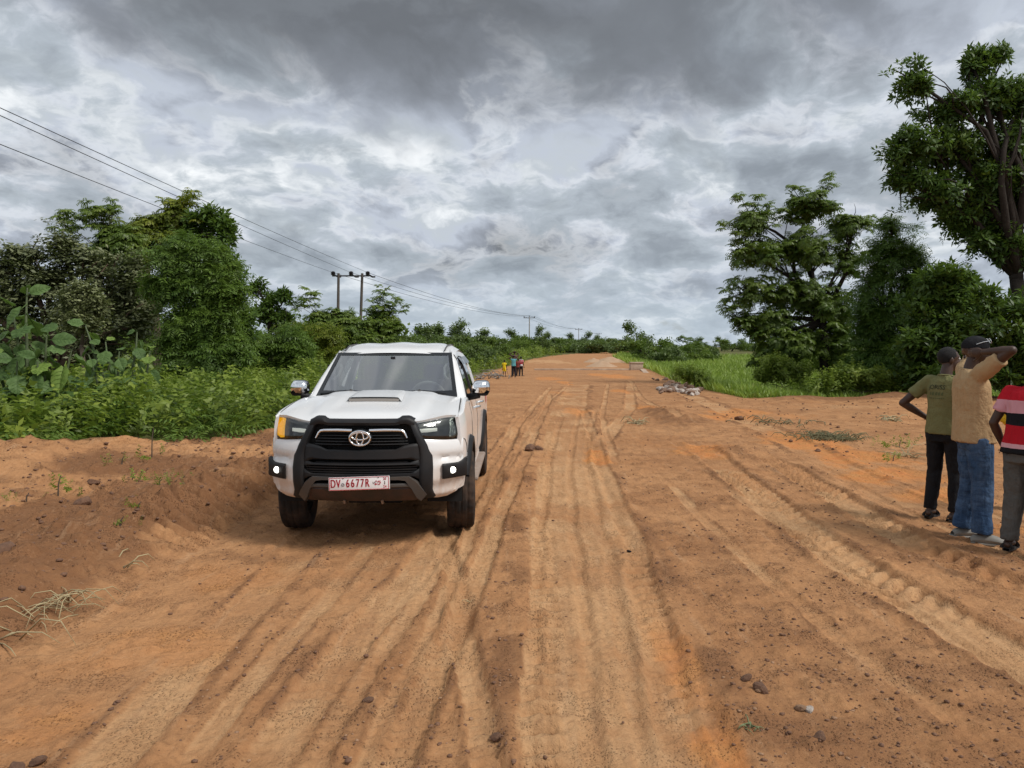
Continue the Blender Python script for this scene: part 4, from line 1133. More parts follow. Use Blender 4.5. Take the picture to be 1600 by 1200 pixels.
def unit(v): return v / np.maximum(np.linalg.norm(v, axis=-1, keepdims=True), 1e-9)
def leaf_quads(base, dirn, nrm, L, Wd, fold=.0, droop=0.):
    """diamond leaves: arrays -> (n*4,3) verts"""
    side = unit(np.cross(dirn, nrm))
    mid = base + dirn * (L * .45)[:, None] - nrm * (droop * L * .1)[:, None]
    tip = base + dirn * L[:, None] - nrm * (droop * L * .35)[:, None]
    up = nrm * (fold * Wd)[:, None]
    return np.stack([base, mid + side * (Wd * .5)[:, None] + up, tip, mid - side * (Wd * .5)[:, None] + up], 1)
def tpl(kind, seed):
    """one spray of foliage as (leaves,4,3), grown about +Z, roughly 1 unit across"""
    r = np.random.default_rng(seed); B, D, N, L, Wd = [], [], [], [], []
    def add(b, d_, n_, l, w_): B.append(b); D.append(d_); N.append(n_); L.append(l); Wd.append(w_)
    if kind == 'neem':                     # umbrella of drooping pinnate fronds
        for k in range(10):
            a = 2 * np.pi * (k + r.random() * .7) / 10; el = r.uniform(.05, .75); h = np.array([np.cos(a), np.sin(a), 0])
            pos = np.array([0, 0, 0.]); dirv = unit(h * np.cos(el) + np.array([0, 0, np.sin(el)])); ln = r.uniform(.40, .58)
            for s_ in range(5):
                pos = pos + dirv * ln / 5; dirv = unit(dirv + np.array([0, 0, -.17 - .05 * s_]))
                sd = unit(np.cross(dirv, [0, 0, 1.])); nn = unit(np.cross(sd, dirv))
                for q in (-1, 1): add(pos, unit(sd * q + dirv * .7 + np.array([0, 0, -.25])), nn, .20 - .012 * s_, .085)
    elif kind == 'feather':                # flat bipinnate sprays
        for k in range(5):
            a = 2 * np.pi * (k + r.random() * .8) / 5; el = r.uniform(-.15, .7); h = np.array([np.cos(a), np.sin(a), 0])
            pos = np.array([0, 0, 0.]); dirv = unit(h * np.cos(el) + np.array([0, 0, np.sin(el)])); ln = r.uniform(.5, .75)
            for s_ in range(5):
                pos = pos + dirv * ln / 5; dirv = unit(dirv + np.array([0, 0, -.10]))
                sd = unit(np.cross(dirv, [0, 0, 1.])); nn = unit(np.cross(sd, dirv))
                for q in (-1, 1):
                    dd = unit(sd * q + dirv * .55 + np.array([0, 0, -.12]))
                    add(pos, unit(dd + r.normal(0, .12, 3)), nn, .21, .058)
    elif kind == 'broad':                  # rosette of oval leaves
        for k in range(13):
            a = r.random() * 6.28; el = r.uniform(-.5, 1.1); h = np.array([np.cos(a), np.sin(a), 0]); dd = unit(h * np.cos(el) + np.array([0, 0, np.sin(el)]))
            nn = unit(np.cross(np.cross(dd, [0, 0, 1.]), dd) + r.normal(0, .25, 3)); add(dd * r.uniform(.04, .22) + r.normal(0, .05, 3), dd, nn, r.uniform(.30, .44), r.uniform(.13, .18))
    elif kind == 'dull':                   # small leaflets in flat tiers
        for k in range(26):
            a = r.random() * 6.28; h = np.array([np.cos(a), np.sin(a), r.uniform(-.25, .3)]); dd = unit(h)
            add(np.append(r.normal(0, .22, 2), r.normal(0, .07)), dd, unit(np.array([0, 0, 1.]) + r.normal(0, .35, 3)), r.uniform(.17, .25), r.uniform(.08, .11))
    elif kind == 'weed':                   # upright leafy shoot
        for k in range(22):
            a = k * 2.4 + r.random(); z_ = k / 22 * .9; h = np.array([np.cos(a), np.sin(a), r.uniform(.0, .6)]); dd = unit(h)
            add(np.array([0, 0, z_]) + r.normal(0, .05, 3) * [1, 1, 0], dd, unit(np.array([0, 0, 1.]) + r.normal(0, .35, 3)), r.uniform(.16, .30) * (1.15 - .5 * z_), r.uniform(.08, .13))
    elif kind == 'far':                    # coarse clump for far trees
        for k in range(9):
            dd = unit(r.normal(0, 1, 3) + [0, 0, .3]); add(r.normal(0, .2, 3), dd, unit(r.normal(0, .6, 3) + [0, 0, 1.]), r.uniform(.3, .5), r.uniform(.18, .28))
    B, D, N = map(lambda q: np.array(q, float), (B, D, N)); L = np.array(L); Wd = np.array(Wd)
    N = unit(N - D * (N * D).sum(1, keepdims=True))
    return leaf_quads(B, D, N, L, Wd, fold=.12, droop=.5)
TPL = {k: [tpl(k, 100 * i + j) for j in range(4)] for i, k in enumerate(('neem', 'feather', 'broad', 'dull', 'weed', 'far'))}

def sprays(pos, up, size, kind, tint, r):
    """place templates: returns verts, faces, tints"""
    Vs, Ts = [], []; n = len(pos); pick = r.integers(0, 4, n)
    a = r.random(n) * 6.283
    zc = unit(up); ref = unit(np.stack([np.cos(a), np.sin(a), r.normal(0, .3, n)], 1))
    xc = unit(ref - zc * (ref * zc).sum(1, keepdims=True)); yc = np.cross(zc, xc)
    M = np.stack([xc, yc, zc], 2)
    for q in range(4):
        ix = np.where(pick == q)[0]
        if not len(ix): continue
        t = TPL[kind][q].reshape(-1, 3)
        P = np.einsum('nij,vj->nvi', M[ix], t) * size[ix][:, None, None] + pos[ix][:, None, :]
        Vs.append(P.reshape(-1, 3)); Ts.append(np.repeat(tint[ix], len(t)))
    V = np.concatenate(Vs); T = np.concatenate(Ts)
    return V, np.arange(len(V)).reshape(-1, 4), T

def crown_points(clumps, n, r, shell=.55, sub=7):
    """points with outward directions over lumpy ellipsoids; clumps = (centre, radii)"""
    subs = []
    for c, rad in clumps:
        c = np.array(c); rad = np.array(rad)
        for k in range(sub):
            dv = unit(r.normal(0, 1, 3)); s_ = r.uniform(.36, .62)
            subs.append((c + dv * rad * r.uniform(.35, .72), rad * s_, r.random()))
        subs.append((c, rad * .55, r.random()))
    vol = np.array([np.prod(s_[1]) ** (2 / 3) for s_ in subs]); pr = vol / vol.sum()
    ix = r.choice(len(subs), n, p=pr)
    C = np.array([s_[0] for s_ in subs])[ix]; Rr = np.array([s_[1] for s_ in subs])[ix]; st = np.array([s_[2] for s_ in subs])[ix]
    dv = unit(r.normal(0, 1, (n, 3)) + [0, 0, .25])
    pos = C + dv * Rr * (r.random(n) ** (1 - shell))[:, None]
    return pos, dv, st, subs

def limb(mb, a, b, r0, r1, r, bend=.12, n=5, seg=7):
    a = np.array(a, float); b = np.array(b, float); L = np.linalg.norm(b - a); off = r.normal(0, bend * L, 3) * [1, 1, .4]
    off[2] += .08 * L
    pts = []
    for k in range(n + 1):
        t = k / n; pts.append(a + (b - a) * t + off * math.sin(math.pi * t) * (1 - .3 * t) + (r.normal(0, .012 * L, 3) if 0 < k < n else 0))
    mb.tube(pts, [r0 + (r1 - r0) * (k / n) for k in range(n + 1)], seg, True)
    return pts

def make_tree(name, label, cat, base, clumps, kind, leafm, n, size, group=None, trunk_r=.14, bark=None, fork=None, seed=1, twigs=.5, up=.7, shell=.55, sub=7, extra=None, bare=0, clone=None):
    """a tree: trunk (with limbs to every foliage clump) and crown, both relative to the base"""
    r = np.random.default_rng(seed); base = np.array(base, float)
    root = empty(name, tuple(base), 0, label, cat, group)
    cl = [(np.array(c) - base, np.array(rad)) for c, rad in clumps]
    pos, dv, st, subs = crown_points(cl, n, r, shell, sub)
    pos[:, 2] = np.maximum(pos[:, 2], .05)
    upv = dv * (1 - up) + np.array([0, 0, 1.]) * up + r.normal(0, .25, (n, 3))
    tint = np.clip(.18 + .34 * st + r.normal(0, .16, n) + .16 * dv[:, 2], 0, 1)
    sz = size * r.uniform(.7, 1.3, n)
    if extra is not None:                      # single tufts that stick out on thin twigs
        ex = np.array([np.array(e) - base for e in extra]); k = 5
        pe = np.repeat(ex, k, 0) + r.normal(0, size * .35, (len(ex) * k, 3))
        pos = np.concatenate([pos, pe]); upv = np.concatenate([upv, np.tile([0, 0, 1.], (len(pe), 1)) + r.normal(0, .2, (len(pe), 3))])
        tint = np.concatenate([tint, np.clip(r.normal(.6, .15, len(pe)), 0, 1)]); sz = np.concatenate([sz, size * r.uniform(.7, 1., len(pe))])
    V, F, T = sprays(pos, upv, sz, kind, tint, r)
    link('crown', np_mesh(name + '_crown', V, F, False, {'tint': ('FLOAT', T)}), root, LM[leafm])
    # wood
    mb = MB()
    cc = np.mean([c for c, _ in cl], 0)
    fk = np.array(fork) - base if fork is not None else np.array([cc[0] * .35, cc[1] * .35, max(.3, min(c[2] for c, _ in cl) * .75)])
    mb.tube([(0, 0, -.25), (fk[0] * .2, fk[1] * .2, fk[2] * .35), (fk[0] * .6 + .05, fk[1] * .6, fk[2] * .7), tuple(fk)], [trunk_r * 1.45, trunk_r * 1.08, trunk_r * .95, trunk_r * .85], 10)
    mb.ball(fk, trunk_r * .9)
    for (c, rad) in cl:
        dist = np.linalg.norm(c - fk); r0 = trunk_r * (.46 + .22 * r.random())
        pts = limb(mb, fk, c, r0, r0 * .35, r)
        for k in range(int(4 * twigs + r.random())):
            s_ = pts[r.integers(2, 6)]; e = c + unit(r.normal(0, 1, 3)) * rad * r.uniform(.6, 1.0)
            limb(mb, s_, e, r0 * .35, r0 * .08, r, n=4, seg=5)
    if extra is not None:
        for e in extra:
            e = np.array(e) - base; j = min(range(len(cl)), key=lambda q: np.linalg.norm(cl[q][0] - e)); limb(mb, cl[j][0], e, trunk_r * .14, .012, r, bend=.06, n=4, seg=5)
    for k in range(bare):                      # leafless grey twigs
        c, rad = cl[r.integers(0, len(cl))]
        e = c + unit(r.normal(0, 1, 3) + [0, 0, .5]) * rad * r.uniform(1.1, 1.5); limb(mb, c, e, .03, .006, r, n=4, seg=4)
    mb.build('trunk', bark or BARK, root, fix=False, angle=180)
    return root

def EL(d, lst, depth=.85):
    """foliage clumps read off the photograph: (px,py,rx,ry[,ddepth]) at distance d"""
    out = []; k = m_per_px(d)
    for q in lst:
        c = at(q[0], q[1], d + (q[4] if len(q) > 4 else 0)); rx, rz = q[2] * k, q[3] * k
        out.append(((c.x, c.y, c.z), (rx, max(rx, rz) * depth, rz)))
    return out
def PT(d, lst): return [tuple(at(px, py, d)) for px, py in lst]
def base_at(px, d): x = at(px, 560, d).x; return (x, d, gz(x, d))

# ---- right side
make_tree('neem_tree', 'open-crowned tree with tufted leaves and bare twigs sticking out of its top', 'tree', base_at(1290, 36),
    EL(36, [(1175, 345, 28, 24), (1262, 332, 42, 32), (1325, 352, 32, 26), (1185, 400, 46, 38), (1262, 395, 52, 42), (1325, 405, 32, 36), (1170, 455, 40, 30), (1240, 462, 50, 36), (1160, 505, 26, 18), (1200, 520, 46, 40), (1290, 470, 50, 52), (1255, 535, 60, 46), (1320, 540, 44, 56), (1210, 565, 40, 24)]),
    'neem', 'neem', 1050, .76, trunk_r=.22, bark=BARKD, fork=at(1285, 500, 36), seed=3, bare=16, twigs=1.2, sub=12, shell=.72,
    extra=PT(36, [(1160, 314), (1186, 316), (1240, 296), (1305, 289), (1142, 352), (1190, 335), (1268, 306), (1284, 318), (1136, 470), (1140, 486), (1350, 344), (1362, 350), (1150, 400), (1215, 325)]))
make_tree('feathery_tree', 'dense dark green feathery tree between the open-crowned tree and the leafy bush', 'tree', base_at(1400, 31),
    EL(31, [(1393, 352, 16, 16), (1385, 385, 32, 26), (1425, 395, 30, 24), (1375, 430, 44, 40), (1430, 435, 44, 40), (1365, 490, 48, 52), (1420, 490, 54, 48), (1375, 550, 56, 46), (1350, 590, 50, 28)]),
    'feather', 'featherd', 1600, .66, trunk_r=.16, bark=BARKD, seed=5, extra=PT(31, [(1420, 358), (1430, 368), (1405, 348)]), shell=.6)
make_tree('leafy_bush', 'broad leaved bush with bright leaf tips behind the man in the green shirt', 'bush', base_at(1470, 27),
    EL(27, [(1470, 430, 46, 34), (1450, 485, 56, 46), (1505, 470, 50, 42), (1440, 545, 58, 48), (1500, 540, 56, 50), (1460, 590, 70, 24)]),
    'broad', 'broad', 1400, .60, trunk_r=.09, bark=BARKD, seed=7, shell=.62)
make_tree('leafy_bush', 'dark bush under the tall forked tree at the right edge', 'bush', base_at(1590, 24.5),
    EL(24.5, [(1545, 462, 36, 30), (1590, 490, 46, 44), (1550, 530, 52, 48), (1610, 550, 60, 50), (1680, 520, 70, 70), (1580, 590, 70, 24), (1760, 520, 60, 80)]),
    'broad', 'broad', 1500, .52, trunk_r=.09, bark=BARKD, seed=8, shell=.62)
make_tree('forked_tree', 'tall dark broad leaved tree with a forked leaning trunk, cut by the right edge', 'tree', base_at(1600, 28),
    EL(28, [(1430, 128, 38, 30), (1520, 105, 34, 28), (1560, 85, 20, 16), (1470, 175, 50, 34), (1550, 150, 52, 40), (1600, 165, 44, 46), (1425, 235, 46, 36), (1490, 235, 54, 46), (1570, 230, 50, 46), (1412, 285, 34, 28), (1470, 300, 50, 36), (1545, 310, 50, 46), (1600, 300, 46, 50), (1530, 378, 34, 22), (1575, 385, 40, 26), (1500, 345, 40, 30), (1560, 350, 44, 34), (1545, 270, 50, 40), (1600, 400, 40, 24), (1665, 160, 70, 80), (1680, 290, 70, 80), (1760, 230, 70, 100)]),
    'broad', 'broad', 6000, .52, trunk_r=.26, bark=BARKD, fork=at(1588, 432, 28), seed=9, bare=14, twigs=1.4, up=.45, shell=.42, sub=9,
    extra=PT(28, [(1392, 108), (1400, 262), (1385, 230), (1408, 330), (1512, 400)]))
make_tree('low_bush', 'low bright green bush spreading at the foot of the dark trees', 'bush', base_at(1340, 27.6),
    EL(27.6, [(1290, 606, 40, 14), (1340, 600, 46, 18), (1390, 604, 42, 15), (1430, 606, 34, 14)]), 'weed', 'weed', 520, .55, trunk_r=.03, seed=11)
make_tree('low_bush', 'low green bush at the spoil heap beside the striped shirt', 'bush', base_at(1570, 26),
    EL(26, [(1530, 600, 36, 18), (1580, 596, 46, 22), (1650, 596, 60, 26)]), 'weed', 'weed', 420, .55, trunk_r=.03, seed=12)
make_tree('low_bush', 'rounded grey green bush at the left foot of the open-crowned tree', 'bush', base_at(1228, 33),
    EL(33, [(1215, 588, 30, 24), (1245, 596, 26, 18), (1195, 600, 18, 12)]), 'weed', 'weed', 330, .6, trunk_r=.03, seed=13)
make_tree('low_bush', 'low green bush at the grass edge behind the white rubble', 'bush', base_at(1085, 33),
    EL(33, [(1070, 590, 26, 10), (1095, 594, 26, 10)]), 'weed', 'weed', 170, .45, trunk_r=.03, seed=14)

# ---- left side
make_tree('dull_leaved_tree', 'dark greyish tree with dull leaves and brown branches, at the left edge', 'tree', base_at(95, 22.5),
    EL(22.5, [(40, 405, 44, 34), (105, 395, 42, 34), (5, 440, 50, 44), (80, 440, 50, 40), (150, 420, 46, 40), (200, 430, 36, 40), (40, 490, 50, 44), (110, 500, 46, 40), (180, 480, 50, 44), (215, 505, 36, 40), (150, 540, 50, 34), (-50, 430, 60, 70), (-50, 520, 60, 60), (60, 560, 60, 40)]),
    'dull', 'dull', 2300, .62, trunk_r=.17, bark=principled('brown_bark', (.11, .065, .045), .9, bump=(14, .8, .03)), seed=21, twigs=1.3, extra=PT(22.5, [(98, 360), (60, 372)]), up=.8)
make_tree('dome_bush', 'pale dusty dome of small leaves in front of the dark greyish tree', 'bush', base_at(128, 19.5),
    EL(19.5, [(125, 462, 26, 24), (105, 480, 26, 24), (145, 478, 24, 22), (125, 505, 36, 26)]), 'dull', 'dusty', 420, .46, trunk_r=.06, seed=22, up=.85)
make_tree('slender_tree', 'slender tree with tufts standing above the dark greyish tree', 'tree', base_at(165, 25),
    EL(25, [(175, 372, 22, 20), (205, 385, 30, 30), (160, 400, 24, 22)]), 'neem', 'neem', 150, .60, trunk_r=.08, seed=23,
    extra=PT(25, [(138, 342), (152, 330), (165, 326), (175, 334), (145, 348), (172, 346), (158, 340), (100, 340), (100, 352), (110, 362)]))
make_tree('yellowing_tree', 'yellowish green tree top rising behind the feathery tree on the left', 'tree', base_at(245, 27),
    EL(27, [(215, 362, 26, 22), (245, 345, 26, 22), (275, 340, 24, 22), (225, 395, 40, 34), (270, 380, 36, 34), (215, 450, 40, 40)]), 'neem', 'yellow', 360, .68, trunk_r=.14, seed=24,
    extra=PT(27, [(270, 322), (282, 318), (290, 330), (294, 309), (200, 352)]))
make_tree('round_tree', 'dark rounded tree behind the feathery tree on the left', 'tree', base_at(335, 27),
    EL(27, [(320, 345, 34, 22), (345, 365, 30, 30), (355, 400, 26, 30), (310, 375, 30, 24), (345, 440, 36, 44), (360, 500, 36, 50)]), 'broad', 'broad', 800, .55, trunk_r=.16, seed=25, shell=.65)
make_tree('feathery_tree', 'large feathery light green tree reaching the ground left of the pickup', 'tree', base_at(300, 21),
    EL(21, [(285, 385, 26, 18), (335, 395, 28, 18), (280, 415, 40, 26), (340, 425, 36, 26), (270, 450, 38, 30), (320, 460, 44, 32), (360, 460, 24, 30), (285, 495, 44, 34), (340, 505, 42, 34), (275, 540, 42, 34), (330, 550, 46, 34), (365, 545, 26, 30), (290, 580, 50, 26), (345, 588, 44, 24)]),
    'feather', 'feather', 2100, .52, trunk_r=.10, bark=BARKD, fork=at(315, 510, 21.8), seed=26, shell=.62, up=.55)
make_tree('sparse_tree', 'thin sparse tree with sky showing through, right of the feathery tree', 'tree', base_at(420, 36),
    EL(36, [(400, 452, 16, 16), (425, 470, 18, 14), (447, 466, 14, 12), (410, 492, 22, 18), (440, 496, 20, 14)]), 'broad', 'broad', 230, .60, trunk_r=.13, bark=BARKD, seed=27, twigs=1.2,
    extra=PT(36, [(392, 436), (465, 474), (462, 484)]))
make_tree('green_bush', 'rounded green bush right of the large feathery tree', 'bush', base_at(420, 28),
    EL(28, [(400, 545, 36, 34), (440, 540, 36, 32), (470, 560, 34, 26), (400, 580, 40, 20), (445, 585, 44, 20)]), 'feather', 'feather', 720, .60, trunk_r=.06, seed=28)
make_tree('green_bush', 'yellow green spreading bush behind the left side of the pickup', 'bush', base_at(475, 40),
    EL(40, [(440, 515, 28, 18), (475, 520, 34, 22), (510, 530, 34, 22), (450, 545, 40, 24), (500, 556, 44, 22)]), 'feather', 'yellow', 560, .75, trunk_r=.07, seed=29)
make_tree('green_bush', 'dark bush below the twin power poles', 'bush', base_at(535, 50),
    EL(50, [(500, 500, 24, 14), (530, 496, 30, 16), (560, 512, 26, 18), (530, 520, 44, 22), (570, 535, 36, 22)]), 'neem', 'neem', 420, .85, trunk_r=.10, seed=30,
    extra=PT(50, [(482, 469), (490, 468), (478, 472), (468, 480)]))
make_tree('tufted_tree', 'small tree with tufts on long stalks right of the power poles', 'tree', base_at(600, 52),
    EL(52, [(595, 500, 24, 16), (610, 515, 24, 20), (580, 520, 22, 20), (605, 540, 36, 18)]), 'neem', 'neem', 260, .85, trunk_r=.10, bark=BARKD, seed=31,
    extra=PT(52, [(601, 457), (599, 470), (584, 484), (606, 468), (624, 476), (620, 486), (588, 480), (600, 480)]))

# ---- plants whose leaves are big enough to pick apart
def heart_leaf(curl=.20, wide=.40, cup=.05, wave=.03, notch=0.):
    mb = MB(); n = 13; rows = []
    for i in range(n):
        t = i / (n - 1); w_ = wide * math.sin(math.pi * min(1, t ** .85 * .95 + .05)) ** .75; w_ = max(w_, .004)
        if notch and .45 < t < .6: w_ *= 1 - notch
        z = -curl * t * t; wv = wave * math.sin(t * 17)
        rows.append([(-w_, t, z - .02 + cup * 1.2 + wv), (-w_ * .55, t - .03, z + cup), (-w_ * .05, t - .005, z), (0, t, z - .012), (w_ * .05, t - .005, z), (w_ * .55, t - .03, z + cup), (w_, t, z - .02 + cup * .9 - wv)])
    mb.grid(rows)
    for k in range(1, 6):                        # side veins
        t = k / 6.5; w_ = wide * math.sin(math.pi * min(1, t ** .85 * .95 + .05)) ** .75
        for q in (-1, 1): mb.tube([(0, t, -curl * t * t + .004), (q * w_ * .5, t + .10, -curl * (t + .1) ** 2 + cup + .004), (q * w_ * .8, t + .19, -curl * (t + .19) ** 2 + cup + .004)], [.009, .007, .003], 4, False)
    mb.tube([(0, -.30, .03), (0, 0, .004), (0, .5, -curl * .25 + .004), (0, .95, -curl * .9)], [.020, .017, .013, .004], 5)
    return mb.mesh('large_leaf', True, 180)
HLS = [heart_leaf(), heart_leaf(.42, .36, .10, .02), heart_leaf(.12, .44, -.03, .045, .18), heart_leaf(.55, .33, .16, .03)]
HLM = []
for k in range(3):
    m = bpy.data.materials.new('large_leaf_green'); m.use_nodes = True
    t = NT(m.node_tree); b = t.n['Principled BSDF']
    c0, c1 = [((.085, .145, .040), (.120, .190, .060)), ((.060, .110, .030), (.090, .150, .045)), ((.14, .22, .04), (.19, .27, .06))][k]
    c = t.mix(t.remap(t.noise(t.new('ShaderNodeTexCoord').outputs['Object'], 5, 4), .35, .65), c0, c1)
    t.l.new(c, b.inputs['Base Color']); b.inputs['Roughness'].default_value = .6; b.inputs['Specular IOR Level'].default_value = .25
    tr = t.new('ShaderNodeBsdfTranslucent'); tr.inputs[0].default_value = (.18, .30, .05, 1); mx = t.new('ShaderNodeMixShader'); mx.inputs[0].default_value = .2
    t.l.new(b.outputs[0], mx.inputs[1]); t.l.new(tr.outputs[0], mx.inputs[2]); t.l.new(mx.outputs[0], t.n['Material Output'].inputs[0])
    HLM.append(m)
HLmesh = []
for m in HLM:
    for hl in HLS: q = hl.copy(); q.materials.clear(); q.materials.append(m); HLmesh.append(q)
def big_leaf_plant(label, base, stems, size, seed):
    r = random.Random(seed); root = empty('large_leaved_plant', base, 0, label, 'plant')
    B = Vector(base); mb = MB(); leaves = []
    for (tip, nl, rad) in stems:
        T = Vector(tip) - B; P0 = Vector((T.x * .35 + r.uniform(-.1, .1), T.y * .35, -.05)); pts = [P0 + (T - P0) * k / 5 + Vector((r.uniform(-.03, .03), r.uniform(-.03, .03), .05 * math.sin(k))) for k in range(6)]
        mb.tube(pts, [.035, .03, .027, .024, .02, .012], 7)
        nl = int(nl * 1.5)
        for k in range(nl):
            t = .12 + .90 * (k + .5) / nl; p_ = P0 + (T - P0) * t; a = k * 2.399 + r.uniform(-.5, .5)
            el = r.uniform(-.95, -.15) + (.8 if t > .92 else 0); ln = size * r.uniform(.72, 1.15) * (.8 if t > .92 else 1)
            dr = Vector((math.cos(a) * math.cos(el), math.sin(a) * math.cos(el), math.sin(el)))
            leaves.append((p_ + dr * ln * .25 * rad, dr, ln))
    mb.build('stem', principled('green_stem', (.10, .13, .06), .7), root)
    for (p_, dr, ln) in leaves:
        o = link('leaf', HLmesh[r.choice([0, 0, 0, 1, 1, 2]) * 4 + r.choice([0, 0, 1, 1, 2, 3])], root)
        yq = dr; up = (Vector((dr.x * .7 + .15, dr.y * .7 - .75, .8)) + Vector((r.uniform(-.3, .3), r.uniform(-.3, .3), 0))).normalized(); xq = yq.cross(up).normalized(); zq = xq.cross(yq)
        M = Matrix((xq, yq, zq)).transposed().to_4x4(); o.matrix_local = Matrix.Translation(p_) @ M @ Matrix.Scale(ln, 4)
    return root
bx = at(45, 600, 13).x
big_leaf_plant('tall plant with very large round leaves at the left edge above the weeds', (bx, 13, gz(bx, 13)),
    [(at(42, 445, 13), 10, 1), (at(20, 480, 13.2), 11, 1), (at(75, 520, 12.8), 10, 1), (at(110, 545, 12.9), 9, 1), (at(-10, 520, 13), 9, 1), (at(60, 560, 12.6), 9, 1), (at(25, 560, 12.6), 9, 1)], .40, 1)
bx = at(190, 600, 15).x
big_leaf_plant('low plant with large glossy leaves in front of the dark greyish tree', (bx, 15, gz(bx, 15)),
    [(at(135, 505, 15), 9, 1), (at(165, 530, 15), 8, 1), (at(215, 515, 15), 9, 1), (at(185, 545, 14.8), 8, 1), (at(235, 545, 14.8), 8, 1), (at(140, 550, 14.8), 8, 1), (at(210, 565, 14.7), 7, 1), (at(160, 575, 14.7), 7, 1)], .30, 2)

# ---- ground cover (nobody could count it)
def scatter(name, label, XY, kind, leafm, size, hgt, seed, jit=.25, tintb=.35, cat='undergrowth'):
    r = np.random.default_rng(seed); n = len(XY); z = gzs(XY[:, 0], XY[:, 1])
    pos = np.stack([XY[:, 0], XY[:, 1], z + hgt], 1); up = np.tile([0, 0, 1.], (n, 1)) + r.normal(0, jit, (n, 3))
    tint = np.clip(tintb + .30 * fbm(XY[:, 0] * .7, XY[:, 1] * .7, seed, 3) + r.normal(0, .15, n), 0, 1)
    V, F, T = sprays(pos, up, size, kind, tint, r)
    o = link(name, np_mesh(name, V, F, False, {'tint': ('FLOAT', T)}), None, LM[leafm]); tag(o, label, cat, kind='stuff'); return o
r = np.random.default_rng(50)
def left_strip(n, y0, y1, wid, pw=1.0):
    y = y0 * (y1 / y0) ** (r.random(n) ** pw); u = r.random(n); x = veg_l(y) - .15 - u * wid * (y / 12) ** .5 + fbm(y * .6, y * 0, 33, 3) * .5
    return np.stack([x, y], 1), u
XY, u = left_strip(2300, 8.6, 34, 6.0)
hump = .75 + .5 * fbm(XY[:, 0] * .45, XY[:, 1] * .45, 61, 3)
hh = (np.clip(.15 + u * 3.2, 0, 1) * 1.0) * hump
scatter('weed_thicket', 'knee to chest high green weeds along the left bank', XY, 'weed', 'weed', r.uniform(.45, .85, len(XY)) , hh * r.random(len(XY)) ** .6 * .85, 51, .45)
XY, u = left_strip(1300, 8.6, 30, 5.0)
hump = .75 + .5 * fbm(XY[:, 0] * .45, XY[:, 1] * .45, 61, 3)
scatter('weed_thicket', 'feathery undergrowth mixed into the weeds of the left bank', XY, 'feather', 'feather', r.uniform(.4, .7, len(XY)), (np.clip(.1 + u * 3, 0, 1) * 1.0) * hump * r.random(len(XY)) ** .5 * .85, 52, .35, .4)
XY, u = left_strip(1900, 30, 170, 9.0, .8)
scatter('roadside_scrub', 'low green scrub along the far left side of the road', XY, 'weed', 'weed', .5 + XY[:, 1] * .011 * r.uniform(.6, 1.2, len(XY)), u * .9 * r.random(len(XY)), 53, .4)
# grass field on the right
def blades(name, label, XY, h, wd, seed, leafm='grass', tb=.4, cat='grass', lean=.35):
    r = np.random.default_rng(seed); n = len(XY); z = gzs(XY[:, 0], XY[:, 1]); B = np.stack([XY[:, 0], XY[:, 1], z - .03], 1)
    a = r.random(n) * 6.283; D = unit(np.stack([np.cos(a) * lean, np.sin(a) * lean, np.ones(n)], 1) * [1, 1, 1]); N = unit(np.stack([np.cos(a), np.sin(a), -np.full(n, lean)], 1))
    N = unit(N - D * (N * D).sum(1, keepdims=True))
    q = leaf_quads(B, D, N, h * r.uniform(.6, 1.25, n), wd * r.uniform(.7, 1.3, n), 0, -.8)
    T = np.repeat(np.clip(tb + .38 * fbm(XY[:, 0] * .22, XY[:, 1] * .12, seed, 3) + r.normal(0, .13, n), 0, 1), 4)
    o = link(name, np_mesh(name, q.reshape(-1, 3), np.arange(n * 4).reshape(-1, 4), False, {'tint': ('FLOAT', T)}), None, LM[leafm]); return tag(o, label, cat, kind='stuff')
n = 52000; y = 27.5 * (150 / 27.5) ** r.random(n); x = road_r(y) + .9 + r.random(n) ** 1.2 * (10 + y * .34)
keep = (y > 28.5 - .0 * x) & ~((x > 14.5) & (y < 31)); x, y = x[keep], y[keep]
blades('tall_grass', 'bright green tall grass in the field right of the road', np.stack([x, y], 1), .30 + y * .0065, .03 + y * .0011, 55)
n = 9000; y = 27.3 + r.random(n) * 8; x = 8.3 + r.random(n) * 5 + (y - 27) * .12
blades('tall_grass', 'fresh yellow green grass clump by the white rubble', np.stack([x, y], 1), np.full(n, .62), np.full(n, .05), 56, tb=.58)
n = 5000; y = 26 + r.random(n) * 3; x = 8 + r.random(n) * 9
blades('weed_fringe', 'grass fringe along the spoil heaps', np.stack([x, y + .5], 1), np.full(n, .34), np.full(n, .04), 57, tb=.25)

# ---- far trees: four kinds, copied as individuals
def proto(kind, leafm, n, sz, H, Wd, seed, shape):
    r = np.random.default_rng(seed); cl = []
    for k in range(shape):
        a = r.random() * 6.28; q = r.random() ** .5
        cl.append(((np.cos(a) * q * Wd * .55, np.sin(a) * q * Wd * .55, H * (.14 + .72 * r.random() * (1 - q * .55))), (Wd * .30, Wd * .30, H * .19)))
    t = make_tree('far_tree', 'x', 'tree', (0, 0, 0), cl, kind, leafm, n, sz, trunk_r=.16, bark=BARKD, seed=seed, twigs=.6, sub=5)
    return t
PRO = [proto('far', 'far', 420, 1.0, 6.0, 5.5, 301, 9), proto('far', 'far', 380, .9, 7.5, 5.0, 302, 8), proto('far', 'neem', 420, .8, 5.5, 6.0, 303, 8), proto('far', 'far', 300, .9, 4.2, 5.5, 304, 6), proto('neem', 'neem', 110, 1.1, 6.5, 4.6, 305, 7)]
used = set(); seen_l = {}
